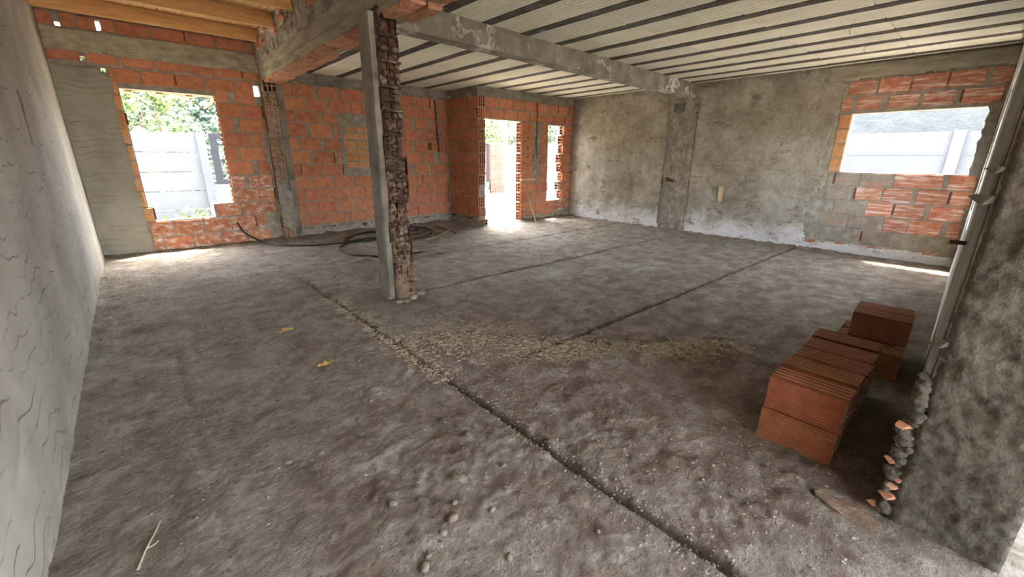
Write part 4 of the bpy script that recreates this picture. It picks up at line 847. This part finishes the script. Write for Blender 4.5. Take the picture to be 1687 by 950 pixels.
# pillar and gates in the doorway
pz = onZ((820, 318), GZ); ytop = onY((820, 237), pz.y).z
pl = empty('brick_pillar', (pz.x, pz.y, GZ)); tag(pl, 'red brick gate pillar seen through the doorway', 'pillar')
m = MB(); pw = (onY((831, 300), pz.y).x-onY((809, 300), pz.y).x)/2
m.box((pz.x-pw+.01, pz.y+.01, GZ), (pz.x+pw-.01, pz.y+.5, ytop-.03)); m.build('mortar_core', 'fence', pl)
nz_ = int((ytop-GZ)/.11)
pbm = MB(); pbm.box((-.5, -.5, -.5), (.5, .5, .5)); pbme = pbm.mesh('brick', 'pillar_brick')
for i in range(nz_):
    z = GZ+.11*(i+.5); e = [-pw, -pw+pw*(.67 if i % 2 else 1.0), -pw+pw*(1.34 if i % 2 else 2.0), pw] if i % 2 else [-pw, 0, pw]
    for a_, b_ in zip(e, e[1:]):
        if b_-a_ > .03: o = link('brick', pbme, pl); o.location = (pz.x+(a_+b_)/2, pz.y+.03, z); o.scale = (b_-a_-.015, .08, .092)
    o = link('brick', pbme, pl); o.location = (pz.x-pw+.03, pz.y+.27, z); o.scale = (.08, .42, .092)
m = MB(); m.box((pz.x-pw-.02, pz.y-.02, ytop-.03), (pz.x+pw+.02, pz.y+.52, ytop+.03)); m.build('cap', 'fence', pl)
gt = empty('metal_gate', (pz.x-pw-1.2, pz.y+.1, GZ)); tag(gt, 'dark metal framed gate left of the brick pillar', 'gate')
gx1 = pz.x-pw-.06; gx0 = gx1-1.5; gtop = onY((803, 236), pz.y).z
for nm, q in (('stile', (gx1-.10, gx1)), ('stile', (gx0, gx0+.10))): m = MB(); m.box((q[0], pz.y+.08, GZ+.03), (q[1], pz.y+.16, gtop)); m.build(nm, 'steel_blue', gt)
for zz in (gtop-.06, GZ+.92, GZ+.08): m = MB(); m.box((gx0+.1, pz.y+.09, zz-.04), (gx1-.1, pz.y+.15, zz+.04)); m.build('rail', 'steel_blue', gt)
g2 = empty('metal_gate', (pz.x+pw+1.0, pz.y+.2, GZ)); tag(g2, 'pale blue sheet metal gate leaf right of the brick pillar', 'gate')
m = MB(); m.box((pz.x+pw+.05, pz.y+.2, GZ+.05), (pz.x+pw+2.2, pz.y+.26, ytop-.02)); m.build('leaf_sheet', 'gate_panel', g2)
for q in range(5): m = MB(); xx = pz.x+pw+.08+q*.5; m.box((xx, pz.y+.15, GZ+.05), (xx+.06, pz.y+.2, ytop)); m.build('stile', 'gate_panel', g2)
p = onZ((797, 316), GZ); vs_, fs = rock(.3, 900, (1, .8, .75), 2); m = MB(); m.add(vs_, fs); o = m.build('sack', 'white_plastic', smooth=True); o.location = (p.x-1.75, p.y-2.2, GZ+.14); tag(o, 'white sack on the ground by the gate seen through the doorway', 'sack')
m = MB(); m.tube([(p.x-1.0, p.y-1.2, GZ), (p.x-1.0, p.y-1.2, GZ+.55)], .26, 18, taper=.30); o = m.build('tub', 'blue_plastic', smooth=False); tag(o, 'blue plastic tub by the gate seen through the doorway', 'tub')
# blue steel window frame and house beyond the back window
fx0, fx1 = onY((350, 260), 12.2), onY((400, 260), 12.2); ft, fb_ = onY((350, 220), 12.2).z, onY((370, 303), 12.2).z
fr = empty('steel_frame', (fx0.x, 12.2, GZ)); tag(fr, 'blue grey steel frame standing at the end of the fence outside the back window', 'frame')
for nm, q in (('stile', ((fx0.x, fb_), (fx0.x+.14, ft))), ('stile', ((fx1.x-.14, fb_), (fx1.x, ft))), ('rail', ((fx0.x+.141, ft-.12), (fx1.x-.141, ft))), ('rail', ((fx0.x+.141, fb_), (fx1.x-.141, fb_+.12)))):
    m = MB(); m.box((q[0][0], 12.16, q[0][1]), (q[1][0], 12.24, q[1][1])); m.build(nm, 'steel_blue', fr)
m = MB(); m.box((fx0.x-.05, 12.14, GZ-.2), (fx1.x+.05, 12.26, fb_)); m.build('dwarf_wall', 'fence', fr)
hs_ = empty('house', (8.8, 32, GZ)); tag(hs_, 'peach walled house far behind the steel frame outside', 'house')
m = MB(); m.box((4.6, 30, GZ-.2), (13, 34, 3.0)); m.build('walls', 'house_wall', hs_); m = MB(); m.box((4.3, 29.6, 3.0), (13.3, 34.4, 3.3)); m.build('roof', 'fence', hs_)
m = MB(); m.box((6.2, 29.95, .8), (7.2, 30.02, 2.2)); m.build('window', 'steel_blue', hs_)
# eave of the timber roof outside the back window
ev = empty('timber_eave', (.6, YB+.5, 2.5)); tag(ev, 'raw timber eave boards and blocks over the back window outside', 'eave')
for i in range(4): m = MB(); x = .2+.36*i; m.box((x, YB+.165, 2.345), (x+.09, YB+.42, 2.43)); m.build('rafter_tail', 'timber', ev)
m = MB(); m.box((-.4, YB+.38, 2.385), (1.6, YB+.41, 2.47)); m.build('fascia', 'deck', ev); m = MB(); m.box((-.5, YB+.165, 2.43), (1.7, YB+.42, 2.45)); m.build('soffit_board', 'deck', ev)
a = onY((200, 143), YB+.22); b = onY((246, 171), YB+.6); m = MB(); m.tube([a, b], .016, 6); m.build('brace', 'timber', ev)
a = onY((366, 152), YB+.24); b = onY((337, 178), YB+.6); m = MB(); m.tube([a, b], .018, 6); m.build('brace', 'timber', ev)
# earth heap with weeds outside the low notch
m = MB(); n = 20
for i in range(n+1):
    for j in range(n+1): x, y = .3+i*2.2/n, 9.3+j*2.0/n; t = max(0, 1-math.hypot((x-1.45)/1.05, (y-10.2)/.95)); m.v.append((x, y, GZ-.1+.65*sm(0, .9, t)+.08*fb(x*4, y*4, 2)*sm(0, .3, t)))
m.f = [(i*(n+1)+j, (i+1)*(n+1)+j, (i+1)*(n+1)+j+1, i*(n+1)+j+1) for i in range(n) for j in range(n)]; m.mi = [0]*len(m.f)
tag(m.build('earth_heap', 'ground', smooth=True, recalc=False), 'heap of dry earth outside below the back window', 'heap')
def foliage(mb, pts, s, rnd, flat=.5):
    for p in pts:
        d = Vector((rnd.gauss(0, 1), rnd.gauss(0, 1), rnd.gauss(0, flat))).normalized(); e = d.orthogonal().normalized(); L = s*rnd.uniform(.6, 1.3); q = e*L*.38
        mb.add([p-d*L*.5, p+q, p+d*L*.5, p-q], [(0,1,2,3)])
def tree(x, y, h, w_, kind, label, seed):
    r = random.Random(seed); t = empty('conifer' if kind == 'leaf_conifer' else 'leafy_tree', (x, y, GZ)); tag(t, label, 'tree', 'trees beyond the fences')
    m = MB(); m.tube([(x, y, GZ-.1), (x+.05, y, GZ+h*.5), (x, y+.05, GZ+h*.95)], .02*h+.03, 8, taper=.02); m.build('trunk', 'bark', t)
    pts = []
    if kind == 'leaf_conifer':
        for lay in range(17):
            f = lay/16; z0 = GZ+h*(.08+.9*f); rad = w_*(1-f)**.85+.12
            for b in range(10):
                a = 2*math.pi*b/10+lay*.7+r.uniform(-.2, .2); rr_ = rad*r.uniform(.75, 1.1)
                for k in range(22): u = r.random()**.7; pts.append(Vector((x+math.cos(a)*rr_*u+r.gauss(0, .07*w_), y+math.sin(a)*rr_*u+r.gauss(0, .07*w_), z0-.22*rr_*u+r.gauss(0, .04*h*.3))))
    else:
        cl = [(Vector((x+r.gauss(0, w_*.36), y+r.gauss(0, w_*.36), GZ+h*r.uniform(.25, .95))), w_*r.uniform(.2, .42)) for _ in range(30)]
        for c, rad in cl:
            for k in range(115): v = Vector((r.gauss(0, 1), r.gauss(0, 1), r.gauss(0, 1.15))).normalized()*rad*r.random()**.4; pts.append(c+v)
    m = MB(); foliage(m, pts, .055*h*.62 if kind != 'leaf_conifer' else .05*h*.6, r); m.build('foliage', kind, t, recalc=False)
for i, (px, Y, h, w_, kind, lab) in enumerate(((288, 21, 6.4, 2.6, 'leaf_conifer', 'broad blue green conifer in the middle of the back window view'), (225, 23, 7.5, 1.7, 'leaf_bright', 'tall light green tree at the left edge of the back window view'), (243, 17.5, 4.4, 1.6, 'leaf_grey', 'grey green bushy tree left of the conifer outside the back window'),
      (262, 28, 9.5, 1.5, 'leaf_grey', 'tall slim pale tree behind the conifer outside the back window'), (325, 27, 8.8, 1.6, 'leaf_grey', 'tall slim pale tree right of the conifer outside the back window'), (272, 15.6, 3.35, 1.1, 'leaf_bright', 'bright yellow green bush topping the fence outside the back window'), (352, 24, 6.0, 1.8, 'leaf_conifer', 'dark conifer at the right edge of the back window view'),
      (812, 26, 5.6, 2.4, 'leaf_bright', 'light green tree over the pillar seen through the doorway'), (838, 30, 7.2, 2.6, 'leaf_grey', 'grey green tree right of the pillar seen through the doorway'), (796, 24, 5.8, 2.2, 'leaf_bright', 'light green tree left of the pillar seen through the doorway'), (905, 25, 6.5, 2.2, 'leaf_grey', 'pale tree seen over the fence through the narrow slot'))):
    p = onY((px, 250), Y); tree(p.x, Y, h, w_, kind, lab, i+3)
g = MB(); r = random.Random(3); pts = [Vector((r.gauss(.95, .25), r.gauss(9.9, .3), .12+abs(r.gauss(.16, .10)))) for _ in range(260)]; foliage(g, pts, .10, r, 1.2); wd_ = g.build('weed', 'leaf_bright', recalc=False); tag(wd_, 'clump of green weeds on the earth heap below the back window', 'weed')
